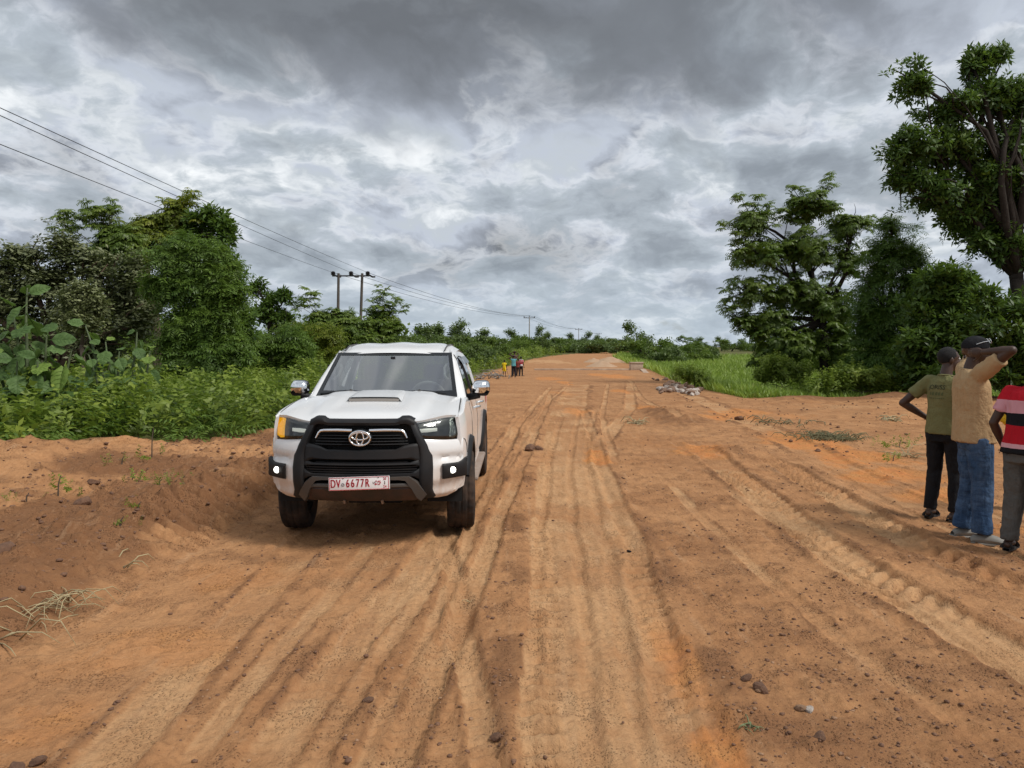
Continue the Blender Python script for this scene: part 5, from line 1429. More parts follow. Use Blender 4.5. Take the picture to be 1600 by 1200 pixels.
def far_tree(px, top, d, k, label, group, wide=1.0, cat='tree'):
    p_ = at(px, top, d); z0 = gz(p_.x, d); H = (6.0, 7.5, 5.5, 4.2, 6.5)[k]; s_ = max(.25, (p_.z - z0) / (H * .97))
    o = PRO[k] if k not in used else copy_tree(PRO[k]); used.add(k)
    o.location = (p_.x, d, z0); o.rotation_euler = (0, 0, (px * 1.7 + d) % 6.28); o.scale = (s_ * wide, s_ * wide, s_)
    if label.startswith('one of'):
        shp = ('round-crowned', 'tall narrow', 'spreading', 'low bushy', 'open tufted')[k]; size = 'large' if wide > 1.45 else ('slim' if wide < 1.1 else 'middling')
        spots = [(-400, 'far behind the large-leaved plant at the left edge'), (60, 'far behind the dark greyish tree'), (200, 'far behind the large feathery tree on the left'), (385, 'behind the thin sparse tree on the left'), (470, 'behind the bushes left of the twin power poles'),
                 (560, 'just right of the twin power poles'), (615, 'above the pickup roof, left part'), (668, 'above the right half of the pickup roof'), (715, 'right of the pickup roof, under the wires'), (760, 'behind the far group of children, left side'), (795, 'behind the far group of children'), (835, 'right of the first single power pole'),
                 (868, 'left of the second single power pole'), (905, 'between the second and the farthest power pole'), (936, 'right of the farthest power pole'), (968, 'beyond the far bend of the road'), (1060, 'at the left back of the grass field'), (1120, 'at the back of the grass field'), (1230, 'hidden behind the open-crowned tree'), (1340, 'hidden behind the dark feathery tree'), (1480, 'hidden behind the leafy bush'), (1600, 'past the right edge behind the dark bush')]
        label = size + ' ' + shp + ' tree ' + [b for a, b in spots if px >= a][-1]
        if label in seen_l: label, old = label + (', set further back' if d > seen_l[label] else ', the nearer one'), label
        seen_l.setdefault(label, d)
    o['label'] = label; o['group'] = group; o['category'] = cat; return o
gA = 'trees in the line left of the road'
lab = 'one of the dark green trees in the line beyond the pickup, left of the road'
rr = random.Random(4)
for (px, top, d, k) in [(640, 508, 66, 0), (668, 505, 72, 1), (690, 498, 80, 4), (712, 496, 84, 1), (735, 500, 80, 4), (655, 525, 58, 2), (700, 522, 64, 2), (748, 516, 76, 0), (770, 524, 96, 2), (790, 528, 110, 0), (812, 524, 130, 2), (630, 520, 60, 4), (675, 535, 52, 3), (720, 535, 60, 3), (760, 540, 66, 3), (610, 545, 44, 3), (800, 540, 110, 3), (600, 525, 60, 1), (570, 520, 64, 0)]:
    far_tree(px, top, d, k, lab, gA, rr.uniform(.9, 1.3))
far_tree(838, 506, 165, 1, 'tree just right of the second power pole', gA, 1.0); far_tree(856, 520, 175, 0, 'low tree right of the second power pole, by the road', gA, 1.2)
gB = 'far trees beyond the road bend'; lab = 'one of the small far trees beyond the road bend'
for k in range(26):
    px = 770 + k * 8.5 + rr.uniform(-3, 3); d = 300 + rr.uniform(-60, 120); far_tree(px, 524 + rr.uniform(-7, 6), d, rr.choice([0, 0, 1, 2]), lab, gB, rr.uniform(1.0, 1.5))
for (px, top, d) in [(880, 518, 215), (868, 526, 205), (897, 520, 230), (915, 517, 240), (928, 522, 250), (950, 524, 330), (962, 522, 330)]: far_tree(px, top, d, rr.choice([0, 1, 2]), lab, gB, 1.2)
gC = 'trees behind the grass field'
for (px, top, d, k, l) in [(988, 500, 150, 1, 'tallest dark tree beside the far bend of the road'), (1006, 512, 140, 0, 'dark tree right of the far road bend'), (1022, 510, 100, 2, 'bright green tree beyond the concrete headwall'), (1045, 520, 105, 0, 'rounded green tree beyond the grass field'), (1072, 498, 110, 4, 'open tree with sky through its crown beyond the grass field'),
                           (1085, 524, 105, 2, 'low dark tree at the back of the grass field, right of the open one'), (1060, 535, 95, 3, 'low bush in front of the open far tree'), (1030, 538, 92, 3, 'low bush left of the open far tree'), (1100, 530, 120, 0, 'wide low tree at the back of the grass field')]:
    far_tree(px, top, d, k, l, gC, 1.15)
lab = 'one of the dark trees along the back of the grass field'
for k in range(24):
    px = 1085 + k * 22 + rr.uniform(-8, 8); far_tree(px, 523 + rr.uniform(-5, 6), 230 + rr.uniform(-30, 80), rr.choice([0, 1, 2]), lab, gC, rr.uniform(1.1, 1.6))
lab = 'one of the dark green trees in the line beyond the pickup, left of the road'
for k in range(30):
    px = 560 + k * 9 + rr.uniform(-5, 5); d = 75 + k * 3.2 + rr.uniform(-8, 12); far_tree(px, 499 + k * .62 + rr.uniform(-8, 7), d, rr.choice([0, 0, 1, 2]), lab, gA, rr.uniform(1.2, 1.7))
lab = 'one of the small far trees beyond the road bend'
for k in range(22):
    px = 800 + k * 8 + rr.uniform(-4, 4); far_tree(px, 526 + rr.uniform(-6, 4), 215 + rr.uniform(-20, 40), rr.choice([0, 2]), lab, gB, rr.uniform(1.3, 1.8))
lab = 'one of the trees behind the left bank thicket'
for k in range(16):
    px = -140 + k * 44 + rr.uniform(-12, 12); far_tree(px, 470 + rr.uniform(-20, 25), 48 + rr.uniform(-8, 20), rr.choice([0, 1, 2]), lab, 'trees behind the left bank', rr.uniform(1.0, 1.4))
lab = 'one of the trees hidden behind the dark right-hand trees'
for k in range(8):
    px = 1280 + k * 52 + rr.uniform(-12, 12); far_tree(px, 505 + rr.uniform(-15, 15), 52 + rr.uniform(-6, 14), rr.choice([0, 1, 2]), lab, 'trees behind the right-hand trees', rr.uniform(1.0, 1.4))
# ================================================================ POWER LINE
WOODP = principled('pole_wood', (.085, .068, .055), .9, vary=(2, .5, (.14, .12, .10)))
CONC = principled('pole_concrete', (.32, .31, .29), .85)
STEEL = principled('galvanised_steel', (.12, .12, .125), .6, .5)
INSUL = principled('insulator', (.022, .018, .018), .3)
WIRE = principled('wire', (.05, .05, .052), .5, .6)
hd = 76
hb = at(545, 560, hd); zt = at(545, 430, hd).z
HP = empty('power_pole', (hb.x, hd, gz(hb.x, hd)), 0, 'twin-legged wooden power pole with a crossarm above the bushes left of the road', 'power pole')
o_ = HP.location
def rel(px, py, d_=hd): return at(px, py, d_) - o_
for (pt, pb) in ((529, 527), (566, 561)):
    T = rel(pt, 427); B = rel(pb, 560); B.z = -.4
    MB().tube([B, T], [.17, .125], 10).build('pole', WOODP, HP)
MB().box(rel(548, 431), (at(577, 431, hd).x - at(519, 431, hd).x, .12, .14), bev=.01).build('crossarm', STEEL, HP)
tips = []
for px in (521, 549, 575):
    c = rel(px, 428); MB().lathe([(-.10, .08), (-.04, .24), (.02, .17), (.08, .25), (.14, .17), (.20, .24), (.30, .09)], tuple(c - Vector((0, .14, .05))), 'z', 10).build('insulator', INSUL, HP)
    tips.append(at(px, 428, hd) + Vector((0, -.14, .12)))
    MB().tube([c + Vector((.1, .1, -.1)), c + Vector((.35, .4, -.25)), c + Vector((.5, .9, -.2))], .09, 8).build('insulator', INSUL, HP)
MB().tube([rel(526, 480), rel(512, 545)], .02, 5).build('guy_wire', WIRE, HP)
def single(px, pyt, pyb, d, label, two=False):
    b = at(px, pyb, d); t_ = at(px, pyt, d); z0 = gz(b.x, d)
    P_ = empty('power_pole', (b.x, d, z0), 0, label, 'power pole', 'single power poles along the road')
    h = t_.z - z0
    MB().tube([(0, 0, -.4), (.02, 0, h)], [.17, .11], 8).build('pole', CONC, P_)
    MB().box((0, 0, h - .25), (2.6, .12, .14)).build('crossarm', STEEL, P_)
    out = []
    for x in (-1.2, .0, 1.2):
        MB().lathe([(0, .05), (.06, .13), (.12, .08), (.18, .13), (.28, .04)], (x, 0, h - .18 + (.22 if x == 0 else 0)), 'z', 8).build('insulator', INSUL, P_)
        out.append(Vector((b.x + x, d, z0 + h + .1 + (.2 if x == 0 else 0))))
    return out
t2 = single(827, 495, 556, 178, 'single concrete power pole with crossarm behind the group of children')
t3 = single(904, 514, 554, 290, 'second concrete power pole, half way to the far trees')
t4 = single(936, 521, 552, 400, 'farthest concrete power pole, near the road bend')
def wire(a, b, sag, label, r_=.014, n=22):
    a, b = Vector(a), Vector(b)
    o = MB().tube([a + (b - a) * k / n - Vector((0, 0, sag * 4 * (k / n) * (1 - k / n))) for k in range(n + 1)], r_, 5).build('power_line', WIRE, None)
    return tag(o, label, 'power line', 'power lines')
for tip, (px, py), l in zip(tips, ((0, 215), (0, 170), (0, 158)), ('lowest wire running from the twin pole to the top left', 'middle wire running from the twin pole to the top left', 'topmost wire running from the twin pole to the top left')):
    q = at(px, py, 22); far_ = tip + (q - tip) * ((tip.y + 25) / (tip.y - 22)); far_.z += .3
    wire(far_, tip, .35, l, .013)
for a, b, l in zip(tips, t2, ('lower wire between the twin pole and the first single pole', 'middle wire between the twin pole and the first single pole', 'upper wire between the twin pole and the first single pole')): wire(a, b, 1.0, l, .020)
for a, b, l in zip(t2, t3, ('left', 'middle', 'right')): wire(a, b, 1.0, l + ' thin far wire between the first and second single poles', .022, 12)
for a, b, l in zip(t3, t4, ('left', 'middle', 'right')): wire(a, b, .8, l + ' thin far wire between the second and third single poles', .026, 12)

# ================================================================ CULVERT, HEAPS, RUBBLE
CONCR = principled('dusty_concrete', (.50, .37, .27), .9, bump=(20, .6, .02), vary=(1.5, .8, (.30, .20, .14)))
cy = 58.0
xa, xb = at(835, 575, cy).x, at(986, 575, cy).x
ks = empty('culvert_kerb', ((xa + xb) / 2, cy, gz((xa + xb) / 2, cy)), 0, 'low dusty concrete kerb crossing the road at the culvert', 'kerb')
MB().box((0, 0, .03), (xb - xa, .35, .16), bev=.03).build('kerb_stone', CONCR, ks)
px_ = at(994, 570, cy).x
hw_ = empty('culvert_headwall', (px_, cy, gz(px_, cy) - .1), R(4), 'short concrete headwall block at the right end of the culvert', 'headwall')
mb = MB().box((0, 0, .28), (.95, .45, .72), bev=.03); mb.build('wall', CONCR, hw_); MB().box((0, 0, .66), (1.05, .55, .10), bev=.02).build('coping', CONCR, hw_)
w0 = Vector((at(1003, 575, cy).x, cy - .3, .10)); x1, y1 = gnd(1024, 592); w1 = Vector((x1, y1, -.18))
mb = MB()
dv = (w1 - w0); sd = Vector((dv.y, -dv.x, 0)).normalized() * .18; dn = Vector((0, 0, -.8))
mb.add([w0 - sd, w0 + sd, w1 + sd, w1 - sd, w0 - sd + dn, w0 + sd + dn, w1 + sd + dn, w1 - sd + dn], [(0, 1, 2, 3), (0, 4, 5, 1), (1, 5, 6, 2), (2, 6, 7, 3), (3, 7, 4, 0), (7, 6, 5, 4)])
tag(mb.build('wing_wall', CONCR, None, smooth=False), 'sloping concrete wing wall running from the headwall down to the rubble', 'wing wall')

def rock_mesh(name, seed, sub=2, flat=.7, rough=.35):
    bm = bmesh.new(); bmesh.ops.create_icosphere(bm, subdivisions=sub, radius=.5); r = np.random.default_rng(seed)
    cuts = [(unit(r.normal(0, 1, 3)), r.uniform(.28, .42)) for _ in range(7)]
    for v in bm.verts:
        p_ = np.array(v.co)
        for nrm, dd in cuts:
            e = p_ @ nrm - dd
            if e > 0: p_ = p_ - nrm * e
        p_ = p_ * (1 + rough * (r.random() - .5) * .35); v.co = Vector((p_[0], p_[1], p_[2] * flat))
    me = bpy.data.meshes.new(name); bm.to_mesh(me); bm.free(); return me
STONEW = principled('white_stone', (.52, .46, .40), .9, bump=(30, .6, .02), vary=(2.5, .7, (.30, .20, .15)))
STONED = principled('brown_stone', (.18, .11, .075), .95, bump=(30, .6, .02), vary=(3, .6, (.30, .19, .13)))
CLOD = principled('dark_clod', (.155, .080, .048), .95, bump=(40, .7, .02), vary=(5, .6, (.24, .125, .07)))
CLODP = principled('pale_clod', (.36, .215, .125), .95, bump=(40, .7, .02), vary=(5, .6, (.24, .13, .075)))
RM = [rock_mesh('stone', 500 + k) for k in range(6)]
def rock(name, me, mat, loc, s_, rot, label, cat, group=None):
    m2 = RM_cache.setdefault((me.name, mat.name), None)
    if m2 is None:
        m2 = me.copy(); m2.materials.clear(); m2.materials.append(mat); RM_cache[(me.name, mat.name)] = m2
    o = bpy.data.objects.new(name, m2); COL.objects.link(o); o.location = loc; o.scale = s_ if hasattr(s_, '__len__') else (s_,) * 3; o.rotation_euler = rot
    return tag(o, label, cat, group)
RM_cache = {}
rr = random.Random(12)
# broken white stones piled at the road edge, two strips
for k in range(64):
    t_ = rr.random()
    if k < 26: px, py = 1030 + 34 * t_, 613 + rr.uniform(-4, 3) - 3 * t_; white = rr.random() < .75
    elif k < 46: px, py = 1058 + 34 * t_, 609 + 9 * t_ + rr.uniform(-4, 3); white = rr.random() < .8
    else: px, py = 1020 + 75 * t_, 594 + 20 * t_ + rr.uniform(-5, 3); white = rr.random() < .25
    x, y = gnd(px, py); z = gz(x, y); s_ = rr.uniform(.16, .42)
    rock('rubble_stone', rr.choice(RM), STONEW if white else STONED, (x, y, z + s_ * .10 + rr.random() * .06), (s_ * 1.2, s_, s_ * .9), (rr.uniform(-.5, .5), rr.uniform(-.5, .5), rr.random() * 6.28),
         'whitish broken stone in the rubble at the right road edge' if white else 'earth-brown broken stone in the rubble at the right road edge', 'stone', 'rubble at the right road edge')
# pale sand heaps beyond the culvert
SAND = principled('pale_sand', (.44, .29, .18), .95, bump=(9, .7, .05), vary=(1.2, .6, (.36, .21, .12)))
for (px, py, w_, h_, l) in [(940, 573, 1.5, .55, 'pale sand heap beyond the culvert, nearest of three'), (953, 566, 1.9, .7, 'largest pale sand heap beside the grass beyond the culvert'), (928, 566, 1.3, .5, 'small pale sand heap on the road side beyond the culvert')]:
    x, y = gnd(px, py); mb = MB(); P = []
    r = np.random.default_rng(int(px))
    for i in range(15):
        row = []
        for j in range(15):
            u, v = -1 + i / 7, -1 + j / 7; q = math.hypot(u, v); row.append((u * w_, v * w_ * 1.3, h_ * max(0, 1 - q) ** .8 * (1 + .3 * (r.random() - .5)) - .06 + .02 * r.random()))
        P.append(row)
    mb.grid(P); o = mb.build('sand_heap', SAND, None, fix=False, angle=180); o.location = (x, y, gz(x, y)); tag(o, l, 'sand heap')

# single clods that stand out on the road
for (px, py, s_, mt, l) in [(828, 702, .20, CLOD, 'dark lump of earth on the road right of the pickup'), (842, 703, .13, CLOD, 'smaller dark lump beside the one right of the pickup'), (1190, 1078, .075, CLOD, 'dark round clod beside the footprints on the right'),
                           (1166, 1062, .055, CLOD, 'small dark clod left of the round one by the footprints'), (1186, 1078, .05, CLODP, 'pale brown clod behind the footprints on the right'), (1250, 1108, .05, CLODP, 'pale brown lump at the lower right of the road'),
                           (1264, 1110, .045, STONEW, 'small whitish crumb beside the pale brown lump'), (575, 1092, .05, CLOD, 'dark crumbled lump on the road below the pickup'), (1280, 1158, .06, CLOD, 'dark clod near the bottom right of the road'),
                           (983, 858, .035, VOID, 'tiny black pebble in the right-hand wheel track'), (25, 1195, .06, CLOD, 'flat dark lump at the bottom left corner'), (60, 1186, .06, CLOD, 'small flat lump right of the bottom left one'),
                           (130, 770, .16, CLOD, 'brown clod on top of the left bank'), (145, 745, .13, CLOD, 'brown clod below the heap on the left bank'), (8, 855, .14, CLOD, 'brown clod at the left edge of the bank'), (1155, 655, .22, CLOD, 'earth lump on the dark mound in the road'), (775, 1150, .055, CLOD, 'dark clod between the forked wheel tracks')]:
    x, y = gnd(px, py, .3 if py < 860 and px < 200 else 0); z = gz(x, y)
    rock('earth_clod', RM[hash(l) % 1 + int(px) % 6], mt, (x, y, z + s_ * .18), (s_ * 1.25, s_, s_), (rr.uniform(-.4, .4), rr.uniform(-.4, .4), px), l, 'clod')
# gravel and crumbs that nobody could count
def crumbs(name, label, XY, s_, mat, seed, sub=1):
    r = np.random.default_rng(seed); base = [np.array([v.co[:] for v in m.vertices]) for m in [rock_mesh('c', seed + k, sub, .75, .6) for k in range(4)]]
    fs = np.array([p_.vertices[:] for p_ in rock_mesh('c', seed, sub).polygons]); n = len(XY); z = gzs(XY[:, 0], XY[:, 1]); a = r.random(n) * 6.28
    pk = r.integers(0, 4, n); B = np.array(base)[pk] * s_[:, None, None] * np.stack([r.uniform(.8, 1.5, n), r.uniform(.8, 1.3, n), r.uniform(.6, 1.1, n)], 1)[:, None, :]
    c, sn = np.cos(a)[:, None], np.sin(a)[:, None]
    V = np.stack([B[..., 0] * c - B[..., 1] * sn + XY[:, :1], B[..., 0] * sn + B[..., 1] * c + XY[:, 1:], B[..., 2] + (z + s_ * .12)[:, None]], 2)
    m = V.shape[1]; F = (fs[None] + (np.arange(n) * m)[:, None, None]).reshape(-1, 3)
    o = link(name, np_mesh(name, V.reshape(-1, 3), F, False), None, mat); return tag(o, label, 'soil crumbs', kind='stuff')
r = np.random.default_rng(77)
def road_pts(n, ymax=16):
    y = 2.9 * (ymax / 2.9) ** r.random(n); x = r.uniform(-3.2, 8.0, n) * (.45 + .55 * np.clip(y / 9, 0, 1)); _, o1, d1, p1, v1, _g = ground(x, y)
    k = r.random(n) < np.clip(.06 + 1.1 * d1 - .5 * p1 + .35 * np.maximum(fbm(x * .9, y * .9, 78, 3), 0), .02, 1); return np.stack([x[k], y[k]], 1)
XY = road_pts(28000); crumbs('soil_crumbs', 'loose dark soil crumbs on the road', XY, .005 + .020 * r.random(len(XY)) ** 4.0 * (1 + XY[:, 1] * .06), CLOD, 700)
XY = road_pts(6000); crumbs('soil_crumbs', 'loose tan gravel on the road', XY, .005 + .018 * r.random(len(XY)) ** 3 * (1 + XY[:, 1] * .06), CLODP, 710)
n = 2800; y = 4 + r.random(n) * 10; x = road_l(y) - .2 - r.random(n) ** 1.3 * 4.5; k = x > veg_l(y) - .4
XY = np.stack([x[k], y[k]], 1); crumbs('soil_crumbs', 'broken clods strewn over the left bank', XY, .009 + .055 * r.random(len(XY)) ** 4, CLOD, 720)
n = 1300; y = 12 + r.random(n) * 15; x = 5 + r.random(n) * 14; XY = np.stack([x, y], 1); crumbs('soil_crumbs', 'broken clods over the cleared ground on the right', XY, .015 + .08 * r.random(len(XY)) ** 4, CLOD, 730)

# ---- dry grass, seedlings and plant litter
def straw_tuft(label, loc, n, ln, seed, cat='dry grass', mat=STRAW, flat=.25, name='dry_grass_tuft', wd=.006, spread=.10):
    rr_ = random.Random(seed); mb = MB()
    for k in range(n):
        a = rr_.random() * 6.28; L = ln * rr_.uniform(.45, 1.1); b = Vector((rr_.gauss(0, spread), rr_.gauss(0, spread), .0)); el = rr_.uniform(.15, .8); h = Vector((math.cos(a), math.sin(a), 0))
        mb.tube([b, b + h * L * .4 + Vector((0, 0, L * el * .5)), b + h * L * .75 + Vector((0, 0, L * el * .5)), b + h * L + Vector((0, 0, L * flat * el * .2))], [wd, wd * .9, wd * .7, wd * .3], 4)
    o = mb.build(name, mat, None, fix=False, angle=180); o.location = loc; return tag(o, label, cat, kind='stuff' if spread > .3 else None)
def gloc(px, py, z=0.):
    x, y = gnd(px, py, z); return (x, y, gz(x, y))
straw_tuft('large tuft of dry straw lying on the left bank', gloc(70, 915, .2), 40, .36, 1, wd=.0042, spread=.13)
straw_tuft('few dry stalks at the left edge below the straw tuft', gloc(15, 950, .2), 7, .40, 2)
straw_tuft('thin dry stalk lying on the slope of the bank', gloc(190, 845, .25), 4, .26, 3)
straw_tuft('heap of cut dry grass on the right of the road', gloc(1290, 686), 170, .36, 4, flat=.3, mat=principled('grey_green_straw', (.16, .15, .075), .9), wd=.008, spread=.24)
straw_tuft('scatter of withered grass left of the cut heap', gloc(1210, 662), 40, .3, 5, mat=principled('grey_green_straw', (.18, .165, .09), .9), wd=.010, spread=.45)
straw_tuft('dry uprooted weed on the dark mound in the road', gloc(995, 662), 26, .34, 6, wd=.009)
straw_tuft('small bleached root on the cleared ground at right', gloc(1390, 660), 26, .42, 7, wd=.012)
straw_tuft('pale grass standing in front of the green shirt', gloc(1420, 715), 18, .45, 8, flat=3)
straw_tuft('white dry twig on the road between the tracks', gloc(733, 932), 4, .07, 9, wd=.003, spread=.01)
def seedling(label, loc, n, size, seed, h=.2, leafm='weed'):
    r = np.random.default_rng(seed); root = empty('weed', loc, 0, label, 'weed', 'weeds on bare ground')
    pos = np.stack([r.normal(0, size * .7, n), r.normal(0, size * .7, n), r.random(n) * h * .5], 1); up = np.tile([0, 0, 1.], (n, 1)) + r.normal(0, .5, (n, 3))
    V, F, T = sprays(pos, up, size * r.uniform(.6, 1.2, n), 'weed', np.clip(r.normal(.45, .2, n), 0, 1), r)
    link('leaves', np_mesh('leaves', V, F, False, {'tint': ('FLOAT', T)}), root, LM[leafm])
    MB().tube([(0, 0, -.03), (.01, 0, h * .6), (.03, .01, h)], [.010, .007, .004], 5).build('stem', BARK, root)
for (px, py, n, s_, h, l) in [(237, 712, 3, .22, .42, 'single tall seedling with a bare stem on the left bank'), (190, 722, 6, .16, .1, 'pair of leafy weeds left of the tall seedling'), (205, 738, 7, .14, .06, 'flat weed on the bank below the tall seedling'), (248, 748, 6, .13, .06, 'dark leafed weed right below the tall seedling'),
                              (285, 735, 8, .14, .05, 'yellowish weed on the bank, right of the tall seedling'), (272, 762, 4, .11, .06, 'small weed at the bank edge'), (90, 765, 5, .18, .22, 'leafy sprig on the left part of the bank'), (215, 790, 5, .12, .06, 'weed low on the bank above the grader marks'), (187, 810, 4, .12, .08, 'small weed on the slope below the bank'), (40, 775, 4, .14, .1, 'weed near the left edge of the bank'),
                              (1405, 700, 9, .22, .14, 'green weed behind the men on the right'), (1395, 720, 6, .16, .1, 'small weed left of the green shirt'), (1360, 612, 8, .26, .15, 'weed on the spoil heap left of the green shirt')]:
    seedling(l, gloc(px, py, .28 if px < 400 else 0), n, s_, int(px), h)
tw = straw_tuft('broken green sprig lying at the bottom right of the road', gloc(1170, 1142), 12, .08, 10, cat='sprig', mat=principled('grey_green_leaf', (.16, .19, .09), .8), name='green_sprig', wd=.003, spread=.015)
# branches and roots cleared to the left of the children
for k, (px, py, l) in enumerate([(770, 588, 'pile of grey roots left of the boy in yellow'), (752, 592, 'grey brushwood on the verge behind the pickup')]):
    straw_tuft(l, gloc(px, py), 18, .9, 20 + k, cat='brushwood', mat=principled('grey_wood', (.24, .21, .18), .9), name='brushwood', wd=.028, spread=.45)
# ================================================================ PEOPLE
SKIN = principled('dark_skin', (.052, .026, .016), .48, spec=.4, vary=(7, .5, (.075, .040, .026)))
HAIR = principled('short_black_hair', (.008, .007, .007), .9, bump=(120, .8, .01))
EYEW = principled('eye_white', (.6, .56, .5), .3)
SOLE = principled('sandal_sole', (.022, .020, .019), .8)
def cloth(name, col, vary, bump=(13, .75, .030)): return principled(name, col, .88, spec=.15, vary=vary, bump=bump)
def stripes_mat():
    m = principled('striped_cotton', (.4, .02, .03), .88, spec=.15, bump=(55, .35, .006)); t = NT(m.node_tree)
    z = t.sep(t.new('ShaderNodeTexCoord').outputs['Object'])[2]
    z = t.math('ADD', z, t.math('MULTIPLY', t.noise(t.new('ShaderNodeTexCoord').outputs['Object'], 5, 2), .02))
    f = t.math('DIVIDE', t.math('SUBTRACT', z, .86), .60)
    c = t.ramp(f, [(0, (.012, .012, .014)), (.055, (.62, .33, .36)), (.12, (.42, .012, .022)), (.375, (.012, .012, .015)), (.54, (.60, .30, .34)), (.715, (.46, .013, .024)), (.925, (.020, .024, .035))], 'CONSTANT')
    t.l.new(c, t.n['Principled BSDF'].inputs['Base Color']); return m
def denim_mat():
    m = cloth('faded_denim', (.034, .070, .140), (6, .8, (.085, .140, .235))); t = NT(m.node_tree); b = t.n['Principled BSDF']
    old = b.inputs['Base Color'].links[0].from_socket; P = t.new('ShaderNodeTexCoord').outputs['Object']
    wv = t.noise(t.vmath('MULTIPLY', P, (1, 1, 4.5)), 9, 4, .6)
    t.l.new(t.mix(t.remap(wv, .42, .72, 0, .55), old, (.016, .032, .075)), b.inputs['Base Color']); return m

def folds(seed, amp, zs=9, ang=5):
    """cloth wrinkles: slanted ridges of noise"""
    def f(co):
        a = np.arctan2(co[:, 1], co[:, 0]) * ang / 3.14; u = co[:, 2] * zs + a * 1.3
        n1 = fbm(u + seed, a * 1.1 + co[:, 0] * 5 + seed * 3, seed, 3); n2 = fbm(co[:, 2] * zs * 2.2 - a * 1.5, co[:, 0] * 14 + co[:, 1] * 9, seed + 5, 2)
        return (amp * (np.abs(n1) * -2.0 + .6 + .35 * n2)).astype(np.float32)
    return f

def hand(mb, W, dirn, palm_n, side, curl=.5, s=1.0):
    """palm, four unequal fingers and a thumb; dirn along the hand, palm_n out of the palm, side towards the thumb"""
    W = Vector(W); d_ = Vector(dirn).normalized(); n_ = Vector(palm_n); n_ = (n_ - d_ * n_.dot(d_)).normalized(); t_ = d_.cross(n_).normalized()
    if t_.dot(Vector(side)) < 0: t_ = -t_
    P = [W + d_ * (.02 * k) * s for k in range(6)]
    rot = Matrix((t_, d_, n_)).transposed().to_euler()
    mb.ball(W + d_ * .05 * s, (.042 * s, .055 * s, .018 * s), rot=rot)
    for k, (o_, ln) in enumerate([(.030, .072), (.010, .082), (-.011, .076), (-.030, .060)]):
        b = W + d_ * (.085 if k in (1, 2) else .078) * s + t_ * o_ * s; q = d_.copy(); pts = [b - d_ * .03 * s, b]
        for j in range(3):
            q = (q + n_ * curl * .55).normalized(); pts.append(pts[-1] + q * ln * s / 3)
        mb.tube(pts, [.010 * s, .0098 * s, .0092 * s, .0085 * s, .0065 * s], 7)
    b = W + t_ * .028 * s + d_ * .025 * s; q = (t_ * .8 + d_ * .75 + n_ * .25).normalized()
    mb.tube([b - t_ * .012 * s, b + q * .028 * s, b + q * .05 * s + d_ * .012 * s, b + q * .055 * s + d_ * .032 * s + n_ * .008 * s], [.014 * s, .0125 * s, .011 * s, .008 * s], 7)

def head_parts(mb, C, yaw, pitch, s):
    """skull, jaw, nose, lips, ears; C centre of the head"""
    E = Euler((pitch, 0, yaw)); M = E.to_matrix(); C = Vector(C)
    def at_(x, y, z): return C + M @ Vector((x, y, z)) * s
    mb.ball(at_(0, -.012, .028), (.078 * s, .096 * s, .090 * s), 18, 12, E); mb.ball(at_(0, .030, -.035), (.060 * s, .066 * s, .082 * s), 16, 10, E)
    mb.ball(at_(0, .070, -.088), (.030 * s, .024 * s, .022 * s), rot=E); mb.ball(at_(0, .098, -.018), (.017 * s, .020 * s, .020 * s), rot=E); mb.tube([at_(0, .086, .018), at_(0, .100, -.012)], .011 * s, 7)
    mb.ball(at_(0, .088, -.055), (.026 * s, .014 * s, .009 * s), rot=E); mb.ball(at_(0, .084, -.068), (.023 * s, .014 * s, .009 * s), rot=E); mb.ball(at_(0, .078, .032), (.050 * s, .016 * s, .010 * s), rot=E)
    for q in (-1, 1): mb.ball(at_(q * .080, -.006, -.012), (.010 * s, .020 * s, .032 * s), rot=Euler((pitch, q * .2, yaw + q * .35)))
    return at_

